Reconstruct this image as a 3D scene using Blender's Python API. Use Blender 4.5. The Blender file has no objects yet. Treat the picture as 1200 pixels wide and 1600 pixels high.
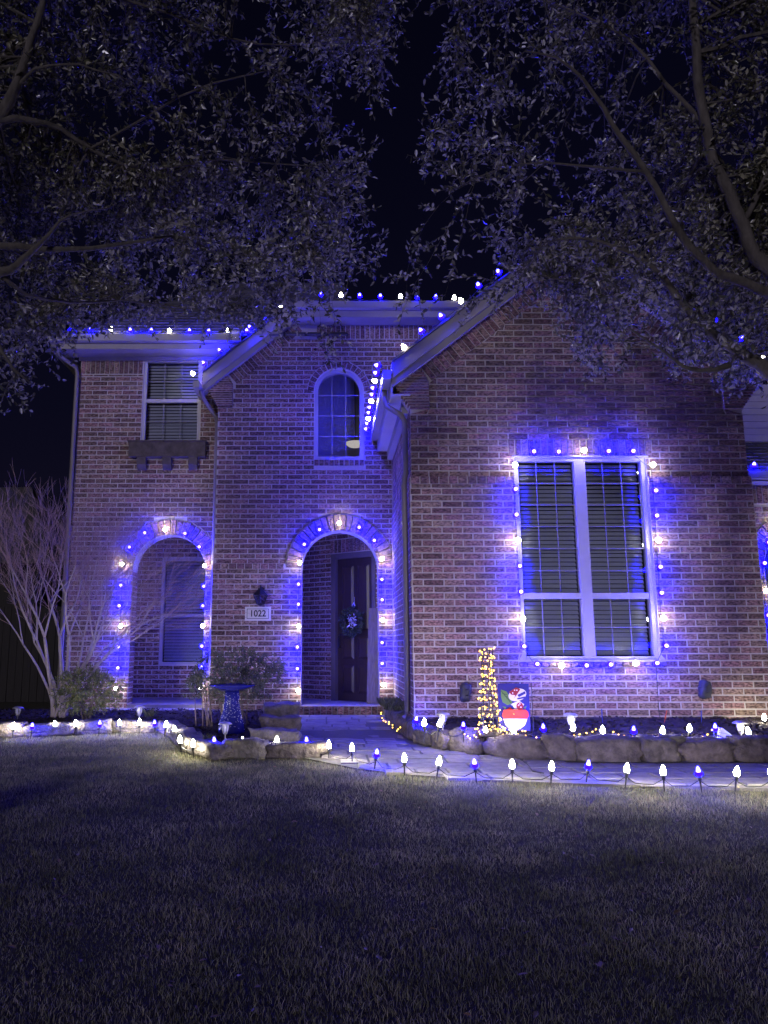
import bpy, bmesh, math, random
import numpy as np
from mathutils import Vector, Matrix, noise
R = math.radians
random.seed(11); rng = np.random.default_rng(11)
S = bpy.context.scene
COL = S.collection

# ------------------------------------------------------------------ camera
F = 1200.0; PITCH = math.atan(1200/6940); CX = 515.0; EYE = 1.05
cam = bpy.data.cameras.new('camera'); camo = bpy.data.objects.new('camera', cam); COL.objects.link(camo)
camo.location = (0, 0, EYE); camo.rotation_euler = (R(90)+PITCH, 0, 0)
cam.sensor_width = 36; cam.lens = 27.0; cam.shift_x = (600-CX)/1600; cam.clip_end = 2000; cam.clip_start = .05
S.camera = camo

# ------------------------------------------------------------------ night sky, added fill sun, exposure
w = bpy.data.worlds.new('World'); S.world = w; w.use_nodes = True
wn = w.node_tree.nodes; wl = w.node_tree.links
SUN_EL, SUN_AZ = R(9), R(200)
sky = wn.new('ShaderNodeTexSky'); sky.sky_type = 'NISHITA'; sky.sun_disc = False
sky.sun_elevation = SUN_EL; sky.sun_rotation = SUN_AZ
tint = wn.new('ShaderNodeMix'); tint.data_type = 'RGBA'; tint.blend_type = 'MULTIPLY'
tint.inputs[0].default_value = 1; tint.inputs[7].default_value = (.42, .26, .75, 1)
wl.new(sky.outputs[0], tint.inputs[6]); wl.new(tint.outputs[2], wn['Background'].inputs[0])
wn['Background'].inputs[1].default_value = .0012
sl = bpy.data.lights.new('fill_sun', 'SUN'); sl.energy = .25; sl.angle = R(6); sl.color = (.84, .79, 1)  # added low fill from behind the camera to lift trees, walls and lawn
so = bpy.data.objects.new('fill_sun', sl); COL.objects.link(so)
sd = Vector((math.sin(SUN_AZ)*math.cos(SUN_EL), math.cos(SUN_AZ)*math.cos(SUN_EL), math.sin(SUN_EL)))
so.rotation_euler = sd.to_track_quat('Z', 'Y').to_euler(); so.location = sd*30
S.view_settings.view_transform = 'Standard'; S.view_settings.look = 'None'
S.view_settings.exposure = 1.6; S.view_settings.gamma = 1
S.render.engine = 'CYCLES'
c = S.cycles; c.use_denoising = True; c.denoiser = 'OPENIMAGEDENOISE'
c.denoising_input_passes = 'RGB_ALBEDO_NORMAL'; c.max_bounces = 6; c.diffuse_bounces = 3; c.glossy_bounces = 3
c.transmission_bounces = 4; c.transparent_max_bounces = 12; c.sample_clamp_indirect = 4; c.use_light_tree = True
c.caustics_reflective = False; c.caustics_refractive = False

# ------------------------------------------------------------------ helpers
def ray(px, py):
    a = (px-CX)/F; b = (800-py)/F
    return Vector((a, math.cos(PITCH)-b*math.sin(PITCH), math.sin(PITCH)+b*math.cos(PITCH)))
def at(px, py, Y):
    d = ray(px, py); return Vector((d.x/d.y*Y, Y, EYE+d.z/d.y*Y))
def onz(px, py, z=0.0):
    d = ray(px, py); t = (z-EYE)/d.z; return Vector((d.x*t, d.y*t, z))

def line(x1, y1, x2, y2, Y):
    a, b = at(x1, y1, Y), at(x2, y2, Y); k = (b.z-a.z)/(b.x-a.x)
    return (lambda x: a.z+k*(x-a.x)), k

def tag(o, label=None, cat=None, group=None, kind=None):
    if label: o['label'] = label
    if cat: o['category'] = cat
    if group: o['group'] = group
    if kind: o['kind'] = kind
    return o
def thing(name, loc, label, cat, group=None):
    o = bpy.data.objects.new(name, None); COL.objects.link(o); o.location = loc; o.empty_display_size = .1
    return tag(o, label, cat, group)
def adopt(o, p):
    o.parent = p
    o.matrix_parent_inverse = Matrix.Translation(-total(p))
def total(p):
    return p.location.copy() if p.type == 'EMPTY' else Vector((0, 0, 0))
class MB:
    def __init__(s): s.v = []; s.f = []
    def add(s, vs, fs):
        k = len(s.v); s.v += [tuple(x) for x in vs]; s.f += [tuple(i+k for i in f) for f in fs]; return s
    def box(s, x0, x1, y0, y1, z0, z1):
        v = [(x0,y0,z0),(x1,y0,z0),(x1,y1,z0),(x0,y1,z0),(x0,y0,z1),(x1,y0,z1),(x1,y1,z1),(x0,y1,z1)]
        return s.add(v, [(0,3,2,1),(4,5,6,7),(0,1,5,4),(1,2,6,5),(2,3,7,6),(3,0,4,7)])
    def prism(s, poly, y0, y1):          # poly of (x, z), anticlockwise seen from the front (-Y)
        n = len(poly)
        v = [(x, y0, z) for x, z in poly]+[(x, y1, z) for x, z in poly]
        return s.add(v, [tuple(range(n)), tuple(range(2*n-1, n-1, -1))]+[(i, i+n, (i+1) % n+n, (i+1) % n) for i in range(n)])
    def prism_uv(s, pts, ext):           # pts: list of Vector, ext: Vector
        n = len(pts); v = [p for p in pts]+[p+ext for p in pts]
        return s.add(v, [tuple(range(n)), tuple(range(2*n-1, n-1, -1))]+[(i, i+n, (i+1) % n+n, (i+1) % n) for i in range(n)])
    def tube(s, pts, rad, n=6, cap=True):
        pts = [Vector(p) for p in pts]
        if not hasattr(rad, '__len__'): rad = [rad]*len(pts)
        k = len(s.v); up = Vector((.3, .2, 1)).normalized()
        for i, p in enumerate(pts):
            t = (pts[min(i+1, len(pts)-1)]-pts[max(i-1, 0)])
            t = t.normalized() if t.length > 1e-9 else Vector((0, 0, 1))
            a = t.cross(up)
            if a.length < .05: a = t.cross(Vector((1, 0, 0)))
            a.normalize(); b = t.cross(a)
            for j in range(n):
                q = 2*math.pi*j/n
                s.v.append(tuple(p+(a*math.cos(q)+b*math.sin(q))*rad[i]))
        for i in range(len(pts)-1):
            for j in range(n):
                s.f.append((k+i*n+j, k+i*n+(j+1) % n, k+(i+1)*n+(j+1) % n, k+(i+1)*n+j))
        if cap:
            s.f.append(tuple(k+j for j in range(n))[::-1]); s.f.append(tuple(k+(len(pts)-1)*n+j for j in range(n)))
        return s
    def lathe(s, prof, c, n=12):         # prof: (r, z)
        k = len(s.v); c = Vector(c)
        for r, z in prof:
            for j in range(n):
                q = 2*math.pi*j/n; s.v.append((c.x+r*math.cos(q), c.y+r*math.sin(q), c.z+z))
        for i in range(len(prof)-1):
            for j in range(n):
                s.f.append((k+i*n+j, k+i*n+(j+1) % n, k+(i+1)*n+(j+1) % n, k+(i+1)*n+j))
        s.f.append(tuple(k+j for j in range(n))[::-1]); s.f.append(tuple(k+(len(prof)-1)*n+j for j in range(n)))
        return s
    def mesh(s, name, mat, smooth=False):
        m = bpy.data.meshes.new(name); m.from_pydata(s.v, [], s.f); m.update()
        if mat: m.materials.append(mat)
        if smooth: m.polygons.foreach_set('use_smooth', [True]*len(m.polygons))
        return m
    def build(s, name, mat, parent=None, smooth=False, **kw):
        o = bpy.data.objects.new(name, s.mesh(name, mat, smooth)); COL.objects.link(o)
        if parent is not None: adopt(o, parent)
        return tag(o, **kw)
def place(name, mesh, loc, parent=None, rot=None, scale=None, **kw):
    o = bpy.data.objects.new(name, mesh); COL.objects.link(o); o.location = loc
    if rot is not None:
        o.rotation_euler = rot.to_euler() if hasattr(rot, 'to_euler') else rot
    if scale is not None: o.scale = scale
    if parent is not None: adopt(o, parent)
    return tag(o, **kw)
def np_mesh(name, V, faces_n, mat, smooth=False):   # V (n,k,3) verts per piece, faces_n list of index tuples per piece
    n, k, _ = V.shape
    m = bpy.data.meshes.new(name)
    m.vertices.add(n*k); m.vertices.foreach_set('co', V.reshape(-1).astype(np.float32))
    idx = []; ls = []; tot = 0
    sizes = [len(f) for f in faces_n]; per = sum(sizes)
    base = np.concatenate([np.array(f) for f in faces_n])
    L = (np.arange(n)[:, None]*k+base[None, :]).reshape(-1)
    m.loops.add(n*per); m.loops.foreach_set('vertex_index', L.astype(np.int32))
    st = np.cumsum([0]+sizes[:-1]); st = (np.arange(n)[:, None]*per+st[None, :]).reshape(-1)
    m.polygons.add(n*len(sizes)); m.polygons.foreach_set('loop_start', st.astype(np.int32))
    m.update(calc_edges=True); m.validate()
    if mat: m.materials.append(mat)
    if smooth: m.polygons.foreach_set('use_smooth', [True]*len(m.polygons))
    return m
def inside(pt, poly):
    x, y = pt; r = False; n = len(poly)
    for i in range(n):
        x0, y0 = poly[i]; x1, y1 = poly[i-1]
        if (y0 > y) != (y1 > y) and x < (x1-x0)*(y-y0)/(y1-y0)+x0: r = not r
    return r

# ------------------------------------------------------------------ materials
def mat(name, col, rough=.7, var=0, scale=8, col2=None, bump=0, bscale=40, metal=0, spec=.5, island=0, obj=0, detail=4, stretch=None, trans=0, sharp=.18, back=None, patch=0, bdist=.01):
    m = bpy.data.materials.new(name); m.use_nodes = True; nt = m.node_tree; N = nt.nodes; L = nt.links
    b = N['Principled BSDF']; b.inputs['Roughness'].default_value = rough; b.inputs['Metallic'].default_value = metal
    b.inputs['Specular IOR Level'].default_value = spec
    b.inputs['Base Color'].default_value = (*col, 1)
    geo = N.new('ShaderNodeNewGeometry'); pos = geo.outputs['Position']
    if stretch:
        mp = N.new('ShaderNodeMapping'); mp.inputs['Scale'].default_value = stretch; L.new(pos, mp.inputs[0]); pos = mp.outputs[0]
    last = None
    if col2 is not None:
        nz = N.new('ShaderNodeTexNoise'); nz.inputs['Scale'].default_value = scale; nz.inputs['Detail'].default_value = detail
        nz.inputs['Roughness'].default_value = .65; L.new(pos, nz.inputs['Vector'])
        rp = N.new('ShaderNodeMapRange'); rp.inputs[1].default_value = .5-sharp; rp.inputs[2].default_value = .5+sharp; L.new(nz.outputs[0], rp.inputs[0])
        mx = N.new('ShaderNodeMix'); mx.data_type = 'RGBA'; mx.inputs[6].default_value = (*col, 1); mx.inputs[7].default_value = (*col2, 1)
        L.new(rp.outputs[0], mx.inputs[0]); last = mx.outputs[2]
    if island or obj:
        ad = N.new('ShaderNodeMath'); ad.operation = 'ADD'; L.new(geo.outputs['Random Per Island'], ad.inputs[0])
        oi = N.new('ShaderNodeObjectInfo'); L.new(oi.outputs['Random'], ad.inputs[1])
        fr = N.new('ShaderNodeMath'); fr.operation = 'FRACT'; L.new(ad.outputs[0], fr.inputs[0])
        k = island or obj
        mr = N.new('ShaderNodeMapRange'); mr.inputs[3].default_value = 1-k; mr.inputs[4].default_value = 1+k*.8; L.new(fr.outputs[0], mr.inputs[0])
        hs = N.new('ShaderNodeHueSaturation'); L.new(mr.outputs[0], hs.inputs['Value'])
        mr2 = N.new('ShaderNodeMapRange'); mr2.inputs[3].default_value = .47; mr2.inputs[4].default_value = .53
        f2 = N.new('ShaderNodeMath'); f2.operation = 'MULTIPLY'; f2.inputs[1].default_value = 7.31; L.new(fr.outputs[0], f2.inputs[0])
        f3 = N.new('ShaderNodeMath'); f3.operation = 'FRACT'; L.new(f2.outputs[0], f3.inputs[0]); L.new(f3.outputs[0], mr2.inputs[0])
        L.new(mr2.outputs[0], hs.inputs['Hue'])
        if last: L.new(last, hs.inputs['Color'])
        else: hs.inputs['Color'].default_value = (*col, 1)
        last = hs.outputs[0]
    if patch:                # broad stains and weathering
        n3 = N.new('ShaderNodeTexNoise'); n3.inputs['Scale'].default_value = 1.1; n3.inputs['Detail'].default_value = 6; n3.inputs['Roughness'].default_value = .6; L.new(geo.outputs['Position'], n3.inputs['Vector'])
        r3 = N.new('ShaderNodeMapRange'); r3.inputs[1].default_value = .3; r3.inputs[2].default_value = .7; r3.inputs[3].default_value = 1-patch; r3.inputs[4].default_value = 1+patch*.6; L.new(n3.outputs[0], r3.inputs[0])
        h3 = N.new('ShaderNodeHueSaturation'); L.new(r3.outputs[0], h3.inputs['Value'])
        if last: L.new(last, h3.inputs['Color'])
        else: h3.inputs['Color'].default_value = (*col, 1)
        last = h3.outputs[0]
    if back is not None:     # the pale underside of a leaf
        mb = N.new('ShaderNodeMix'); mb.data_type = 'RGBA'; L.new(geo.outputs['Backfacing'], mb.inputs[0])
        if last: L.new(last, mb.inputs[6])
        else: mb.inputs[6].default_value = (*col, 1)
        mb.inputs[7].default_value = (*back, 1); last = mb.outputs[2]
    if last: L.new(last, b.inputs['Base Color'])
    if bump:
        n2 = N.new('ShaderNodeTexNoise'); n2.inputs['Scale'].default_value = bscale; n2.inputs['Detail'].default_value = 5; L.new(pos, n2.inputs['Vector'])
        bp = N.new('ShaderNodeBump'); bp.inputs['Strength'].default_value = bump; bp.inputs['Distance'].default_value = bdist
        L.new(n2.outputs[0], bp.inputs['Height']); L.new(bp.outputs[0], b.inputs['Normal'])
    if trans:
        out = N['Material Output']; tr = N.new('ShaderNodeBsdfTranslucent')
        if last: L.new(last, tr.inputs[0])
        else: tr.inputs[0].default_value = (*col, 1)
        ms = N.new('ShaderNodeMixShader'); ms.inputs[0].default_value = trans
        L.new(b.outputs[0], ms.inputs[1]); L.new(tr.outputs[0], ms.inputs[2]); L.new(ms.outputs[0], out.inputs[0])
    return m
def emis(name, col, strength):
    m = bpy.data.materials.new(name); m.use_nodes = True; N = m.node_tree.nodes; N.clear()
    e = N.new('ShaderNodeEmission'); e.inputs[0].default_value = (*col, 1); e.inputs[1].default_value = strength
    o = N.new('ShaderNodeOutputMaterial'); m.node_tree.links.new(e.outputs[0], o.inputs[0]); return m
def glassy(name, refl=.1, tintc=(.9, .92, 1)):
    m = bpy.data.materials.new(name); m.use_nodes = True; N = m.node_tree.nodes; L = m.node_tree.links; N.clear()
    t = N.new('ShaderNodeBsdfTransparent'); t.inputs[0].default_value = (*tintc, 1)
    g = N.new('ShaderNodeBsdfGlossy'); g.inputs['Roughness'].default_value = .03
    fr = N.new('ShaderNodeFresnel'); fr.inputs[0].default_value = 1.5
    ad = N.new('ShaderNodeMath'); ad.operation = 'ADD'; ad.inputs[1].default_value = refl; L.new(fr.outputs[0], ad.inputs[0])
    ms = N.new('ShaderNodeMixShader'); L.new(ad.outputs[0], ms.inputs[0]); L.new(t.outputs[0], ms.inputs[1]); L.new(g.outputs[0], ms.inputs[2])
    o = N.new('ShaderNodeOutputMaterial'); L.new(ms.outputs[0], o.inputs[0]); return m

M = {}
M['brick'] = mat('brick', (.07, .036, .035), .85, scale=26, col2=(.41, .26, .215), bump=.6, bscale=60, island=.42, sharp=.10, patch=.25, stretch=(1, 1, 2.2), detail=6)
M['mortar'] = mat('mortar', (.50, .46, .43), .95, scale=30, col2=(.64, .59, .55), bump=.3, bscale=120, patch=.22)
M['trim'] = mat('painted_trim', (.29, .265, .26), .55, scale=3, col2=(.35, .325, .32), bump=.05)
M['white'] = mat('white_paint', (.42, .40, .40), .5, scale=4, col2=(.48, .46, .46))
M['grille'] = mat('window_grille', (.19, .185, .20), .6)
M['gutter'] = mat('gutter_metal', (.31, .285, .28), .4, scale=2, col2=(.36, .335, .33))
M['spout'] = mat('downspout_paint', (.22, .19, .18), .5, scale=3, col2=(.26, .23, .22))
M['shingle'] = mat('roof_shingle', (.07, .065, .065), .9, scale=20, col2=(.13, .12, .12), bump=.6, bscale=90, island=.3)
M['door'] = mat('dark_door', (.035, .022, .02), .35, scale=5, col2=(.05, .032, .028), stretch=(8, 8, 1))
M['doorframe'] = mat('door_frame', (.10, .085, .085), .5, scale=4, col2=(.13, .11, .11))
M['wood'] = mat('old_wood', (.14, .115, .10), .75, scale=6, col2=(.24, .20, .18), stretch=(6, 6, 1), bump=.3)
M['ledge'] = mat('dark_ledge', (.06, .047, .04), .8, scale=8, col2=(.13, .105, .09), bump=.4)
M['glass'] = glassy('window_glass', .03)
M['lampglass'] = glassy('lantern_glass', .35)
M['slat'] = mat('blind_slat', (.62, .62, .64), .5, scale=2, col2=(.68, .68, .7))
M['room'] = mat('room_wall', (.50, .47, .45), .9, scale=2, col2=(.55, .52, .5))
M['dark'] = mat('dark_interior', (.02, .02, .022), .9)
M['concrete'] = mat('porch_concrete', (.25, .23, .22), .9, scale=10, col2=(.33, .31, .29), bump=.4, bscale=80)
M['paver'] = mat('paver', (.15, .138, .125), .85, scale=9, col2=(.27, .25, .23), bump=.5, bscale=70, obj=.14)
M['joint'] = mat('paver_joint', (.09, .085, .08), .95, scale=20, col2=(.13, .12, .11))
M['stone'] = mat('border_stone', (.085, .072, .062), .9, scale=9, col2=(.23, .195, .165), bump=1, bscale=26, obj=.3, bdist=.03)
M['mulch'] = mat('mulch', (.022, .015, .011), .95, scale=25, col2=(.055, .038, .028), bump=1, bscale=60)
M['chip'] = mat('mulch_chip', (.04, .027, .02), .9, island=.5)
M['soil'] = mat('lawn_soil', (.035, .032, .02), .95, scale=6, col2=(.06, .055, .032), bump=.8, bscale=50)
M['grass'] = mat('grass_blade', (.19, .205, .085), .5, scale=2.2, col2=(.40, .37, .21), island=.5, trans=.5, patch=.35)
M['bark'] = mat('oak_bark', (.055, .047, .042), .9, scale=18, col2=(.12, .105, .095), bump=1, bscale=40, stretch=(1, 1, .35))
M['leaf'] = mat('oak_leaf', (.13, .13, .075), .25, island=.6, spec=1.0, trans=.42, back=(.42, .40, .28))
M['myrtle'] = mat('smooth_bark', (.33, .27, .24), .7, scale=10, col2=(.48, .42, .38))
M['twig'] = mat('reddish_twig', (.30, .18, .17), .7, scale=10, col2=(.40, .29, .27))
M['bush'] = mat('shrub_leaf', (.17, .19, .06), .4, island=.45, trans=.35)
M['bush2'] = mat('grey_shrub_leaf', (.15, .165, .09), .45, island=.45, trans=.35)
M['stem'] = mat('shrub_stem', (.17, .13, .10), .8)
M['black'] = mat('black_plastic', (.012, .012, .014), .45)
M['wire'] = mat('green_wire', (.010, .014, .011), .6)
M['cobalt'] = mat('cobalt_glaze', (.02, .022, .20), .15, scale=30, col2=(.03, .035, .28))
M['bead'] = mat('pale_mosaic', (.55, .55, .66), .2)
M['lampmetal'] = mat('lamp_metal', (.05, .05, .055), .3, metal=.8)
M['steel'] = mat('path_light_metal', (.45, .44, .44), .32, metal=.6)
M['lens'] = mat('clear_plastic', (.6, .6, .62), .12)
M['foam'] = mat('faucet_foam', (.03, .032, .045), .7, scale=20, col2=(.06, .06, .075))
M['signface'] = mat('sign_face', (.78, .76, .72), .6)
M['ink'] = mat('sign_ink', (.02, .02, .03), .6)
M['flagblue'] = mat('flag_blue', (.022, .02, .20), .8)
M['flaggreen'] = mat('flag_green', (.10, .20, .06), .8)
M['flagdk'] = mat('flag_dark_green', (.02, .05, .03), .8)
M['flagred'] = mat('flag_red', (.50, .03, .025), .8)
M['flagdred'] = mat('flag_dark_red', (.26, .012, .03), .8)
M['flagwhite'] = mat('flag_white', (.62, .58, .66), .8)
M['flagyel'] = mat('flag_yellow', (.7, .45, .08), .8)
M['orange'] = mat('orange_plastic', (.55, .09, .03), .5)
M['bluep'] = mat('blue_plastic', (.04, .06, .35), .5)
M['paleplast'] = mat('pale_plastic', (.5, .5, .5), .5)
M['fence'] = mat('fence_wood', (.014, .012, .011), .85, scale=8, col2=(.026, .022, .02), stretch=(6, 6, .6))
M['siding'] = mat('lap_siding', (.42, .39, .37), .7, scale=5, col2=(.48, .45, .43))
M['wreath'] = mat('wreath_leaf', (.04, .06, .035), .5, island=.4)
M['silver'] = mat('silver_ornament', (.5, .48, .55), .3, scale=60, col2=(.65, .62, .7))
WHITE = (1, .93, .74); BLUE = (.0002, .00003, 1); BLUEHOT = (.006, .0045, 1)
M['w_string'] = emis('white_string_bulb', WHITE, 30)
M['b_string'] = emis('blue_string_bulb', BLUE, 155)
M['w_stake'] = emis('white_stake_bulb', WHITE, 82)
M['b_stake'] = emis('blue_stake_bulb', BLUE, 150)
M['b_hot'] = emis('blue_bulb_glare', BLUEHOT, 170)  # pale colour standing in for the glare of a blue bulb
M['mini'] = emis('warm_mini_bulb', (1, .50, .07), 4.5)

# ------------------------------------------------------------------ ground
def terrain(x, y):
    z = -.025
    if y < 6.3: z -= .078*(6.3-y)
    z += .025*noise.noise(Vector((x*.5, y*.5, 3)))*min(1, max(0, (6.6-y)/1.5)) if -20 < x < 20 and -10 < y < 12 else 0
    if y < 0: z = -.025-.078*6.3
    return z
xs = [-400, -120, -50, -25]+list(np.arange(-14, 14.01, .5))+[25, 50, 120, 400]
ys = [-300, -80, -30, -12, -5]+list(np.arange(-1, 14.01, .4))+[18, 30, 60, 150, 600]
g = MB(); nx = len(xs)
for y in ys:
    for x in xs: g.v.append((x, y, terrain(x, y)))
for j in range(len(ys)-1):
    for i in range(nx-1): g.f.append((j*nx+i, j*nx+i+1, (j+1)*nx+i+1, (j+1)*nx+i))
g.build('ground', M['soil'], smooth=True, kind='structure')

# borders, all measured on the ground
bed_path = [onz(px, py, 0).to_2d() for px, py in [(606, 1122), (614, 1134), (630, 1148), (652, 1160), (690, 1170), (735, 1177), (800, 1183), (880, 1187), (960, 1188), (1060, 1188), (1200, 1189)]]
bed_path.append(Vector((8.4, bed_path[-1].y-.03)))
lawn_edge = [onz(px, py, 0).to_2d() for px, py in [(470, 1181), (515, 1190), (560, 1199), (640, 1208), (760, 1216), (880, 1221), (1000, 1224), (1200, 1229)]]
lawn_edge.append(Vector((8.4, lawn_edge[-1].y-.1)))
left_edge = [onz(px, py, 0).to_2d() for px, py in [(-60, 1148), (0, 1149), (60, 1148), (130, 1145), (200, 1142), (250, 1142), (272, 1152), (290, 1170), (320, 1181), (400, 1181), (470, 1181)]]

# walkway
def walk_z(y): return max(0, (y-9.6)*.022)
wl_left = [Vector((-.50, 11.62)), Vector((-.46, 10.5)), Vector((-.40, 9.2)), Vector((-.32, 8.2))]
wpoly = [(p.x, p.y) for p in wl_left]+[(p.x, p.y) for p in lawn_edge]+[(p.x, p.y) for p in bed_path[::-1]]+[(.92, 11.62)]
wm = MB(); wm.v = [(x, y, walk_z(y)-.012) for x, y in wpoly]+[(x, y, walk_z(y)-.1) for x, y in wpoly]; n = len(wpoly)
wm.f = [tuple(range(n))]+[(i+n, (i+1) % n+n, (i+1) % n, i) for i in range(n)]
walk = wm.build('walkway', M['joint'], kind='structure')
pav = {}
y = 5.6; row = 0
while y < 11.6:
    ph = .27
    x = -1.0-random.random()*.4
    while x < 8.3:
        pw = random.choice([.27, .36, .45])
        ins = sum(inside((x+pw*a, y+ph*b), wpoly) for a in (.08, .92) for b in (.08, .92))
        if ins >= (2 if y > 7.7 and x < 0 else 3) and x+pw < 8.3:
            key = (pw, random.randrange(2))
            if key not in pav:
                m = MB(); h = .006
                m.add([(-pw/2+h, -ph/2+h, -.02), (pw/2-h, -ph/2+h, -.02), (pw/2-h, ph/2-h, -.02), (-pw/2+h, ph/2-h, -.02),
                       (-pw/2+.014, -ph/2+.014, 0), (pw/2-.014, -ph/2+.014, 0), (pw/2-.014, ph/2-.014, 0), (-pw/2+.014, ph/2-.014, 0)],
                      [(4, 5, 6, 7), (0, 1, 5, 4), (1, 2, 6, 5), (2, 3, 7, 6), (3, 0, 4, 7)])
                pav[key] = m.mesh('paver', M['paver'])
            yy = y+ph/2
            place('paver', pav[key], (x+pw/2, yy, walk_z(yy)+random.uniform(-.003, .002)), walk, (random.uniform(-.008, .008)+(.022 if yy > 9.6 else 0), random.uniform(-.008, .008), 0))
        x += pw
    y += ph; row += 1

# mulch beds
def bed(name, poly, zf, label):
    xs_ = [p[0] for p in poly]; ys_ = [p[1] for p in poly]
    m = MB(); idx = {}; st = .11
    x0, y0 = min(xs_), min(ys_)
    nx_, ny_ = int((max(xs_)-x0)/st)+2, int((max(ys_)-y0)/st)+2
    ok = [[inside((x0+i*st, y0+j*st), poly) for i in range(nx_)] for j in range(ny_)]
    def vid(i, j):
        if (i, j) not in idx:
            x, y = x0+i*st, y0+j*st
            idx[(i, j)] = len(m.v); m.v.append((x, y, zf(x, y)+.03*noise.noise(Vector((x*4, y*4, 1)))))
        return idx[(i, j)]
    for j in range(ny_-1):
        for i in range(nx_-1):
            if ok[j][i] and ok[j][i+1] and ok[j+1][i] and ok[j+1][i+1]:
                m.f.append((vid(i, j), vid(i+1, j), vid(i+1, j+1), vid(i, j+1)))
    o = m.build(name, M['mulch'], smooth=True, kind='structure')
    # chips
    P = []
    while len(P) < int(260*(max(xs_)-x0)*(max(ys_)-y0)):
        x, y = random.uniform(x0, max(xs_)), random.uniform(y0, max(ys_))
        if inside((x, y), poly): P.append((x, y, zf(x, y)+.012+.03*noise.noise(Vector((x*4, y*4, 1)))))
    V = np.zeros((len(P), 4, 3))
    for i, p in enumerate(P):
        a = random.uniform(0, 6.28); l = random.uniform(.015, .04); w_ = random.uniform(.005, .012); t = random.uniform(-.5, .5)
        u = Vector((math.cos(a)*math.cos(t), math.sin(a)*math.cos(t), math.sin(t)))*l; v = Vector((-math.sin(a), math.cos(a), random.uniform(-.4, .4)))*w_; p = Vector(p)
        for k, q in enumerate((p-u-v, p+u-v, p+u+v, p-u+v)): V[i, k] = q
    ch = bpy.data.objects.new('wood_chips', np_mesh('wood_chips', V, [(0, 1, 2, 3)], M['chip'])); COL.objects.link(ch)
    ch.parent = o; tag(ch, kind='stuff')
    return o
def zr(x, y):
    return .12+max(0, min(1.7, y-7.5))*.075
rpoly = [(p.x+.06, p.y+.10) for p in bed_path]+[(8.4, 10.1), (4.9, 10.1), (4.9, 9.05), (1.05, 9.05), (1.05, 11.65), (.62, 11.65)]
bed('mulch_bed', rpoly, zr, 'r')
lpoly = [(p.x, p.y+.12) for p in left_edge[:6]]+[(p.x+.10, p.y+.08) for p in left_edge[6:8]]+[(p.x, p.y+.12) for p in left_edge[8:]]+[(-.50, 8.2), (-.52, 11.6), (-1.9, 11.75), (-8, 12)]
def zlf(x, y): return .03+max(0, min(1.5, y-9.0))*.04
bed('mulch_bed', lpoly, zlf, 'l')

# ------------------------------------------------------------------ lawn grass
lawn_poly = [(-9.5, 1.2)]+[(8.4, 1.2)]+[(p.x, p.y-.02) for p in lawn_edge[::-1]]+[(p.x, p.y-.05) for p in left_edge[::-1]]+[(-9.5, 9.2)]
def in_poly_np(X, Y, poly):
    r = np.zeros(len(X), bool)
    for i in range(len(poly)):
        x0, y0 = poly[i]; x1, y1 = poly[i-1]
        if y0 == y1: continue
        cnd = ((y0 > Y) != (y1 > Y)) & (X < (x1-x0)*(Y-y0)/(y1-y0)+x0); r ^= cnd
    return r
Xs = []; Ys = []
for y0 in np.arange(1.2, 10.4, .4):
    den = 8200 if y0 < 4.5 else (5600 if y0 < 7 else 3400)
    xl, xr = -(.46*(y0+.4)+1.7), .62*(y0+.4)+1.7
    nn = int(den*.4*(xr-xl)); Xs.append(rng.uniform(xl, xr, nn)); Ys.append(rng.uniform(y0, y0+.4, nn))
GX = np.concatenate(Xs); GY = np.concatenate(Ys)
k = in_poly_np(GX, GY, lawn_poly); GX, GY = GX[k], GY[k]
GZ = np.array([terrain(x, y) for x, y in zip(GX, GY)])-.005
pt = np.array([noise.noise(Vector((x*1.3, y*1.3, 9)))*.5+noise.noise(Vector((x*4.5, y*4.5, 2)))*.5 for x, y in zip(GX, GY)])
n = len(GX); H = rng.uniform(.014, .038, n)*(1+.75*pt); W = rng.uniform(.0009, .0020, n); A = rng.uniform(0, 6.283, n)
LA = rng.uniform(0, 6.283, n); LE = rng.uniform(.15, .95, n)**1.2*H*1.1
side = np.stack([np.cos(A)*W, np.sin(A)*W, np.zeros(n)], 1); base = np.stack([GX, GY, GZ], 1)
lean = np.stack([np.cos(LA)*LE, np.sin(LA)*LE, np.zeros(n)], 1); up = np.stack([np.zeros(n), np.zeros(n), H], 1)
V = np.stack([base-side, base+side, base+up*.62+lean*.35+side*.8, base+up*.62+lean*.35-side*.8, base+up+lean], 1)
lawn = bpy.data.objects.new('lawn_grass', np_mesh('lawn_grass', V, [(0, 1, 2, 3), (3, 2, 4)], M['grass'])); COL.objects.link(lawn)
tag(lawn, 'short patchy lawn grass sloping up to the walkway', 'grass', kind='stuff')

FLV = []
for i in range(420):
    y = random.uniform(2.0, 8.5); x = random.uniform(-.46*y-.6, .6*y+.4)
    if not inside((x, y), lawn_poly): continue
    a = random.uniform(0, 6.28); l_ = random.uniform(.025, .05); z = terrain(x, y)+random.uniform(.012, .035); d = Vector((math.cos(a), math.sin(a), random.uniform(-.3, .3))).normalized(); nn_ = Vector((random.uniform(-.4, .4), random.uniform(-.4, .4), 1)).normalized(); sv = d.cross(nn_).normalized()*l_*.22; p = Vector((x, y, z))
    FLV.append([p, p+d*l_, p+d*l_*.33+sv+nn_*l_*.08, p+d*l_*.7+sv*.8+nn_*l_*.08, p+d*l_*.33-sv+nn_*l_*.08, p+d*l_*.7-sv*.8+nn_*l_*.08])
fo = bpy.data.objects.new('fallen_leaves', np_mesh('fallen_leaves', np.array(FLV), [(0, 1, 3, 2), (0, 4, 5, 1)], mat('dead_leaf', (.22, .15, .08), .6, island=.5))); COL.objects.link(fo)
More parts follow.
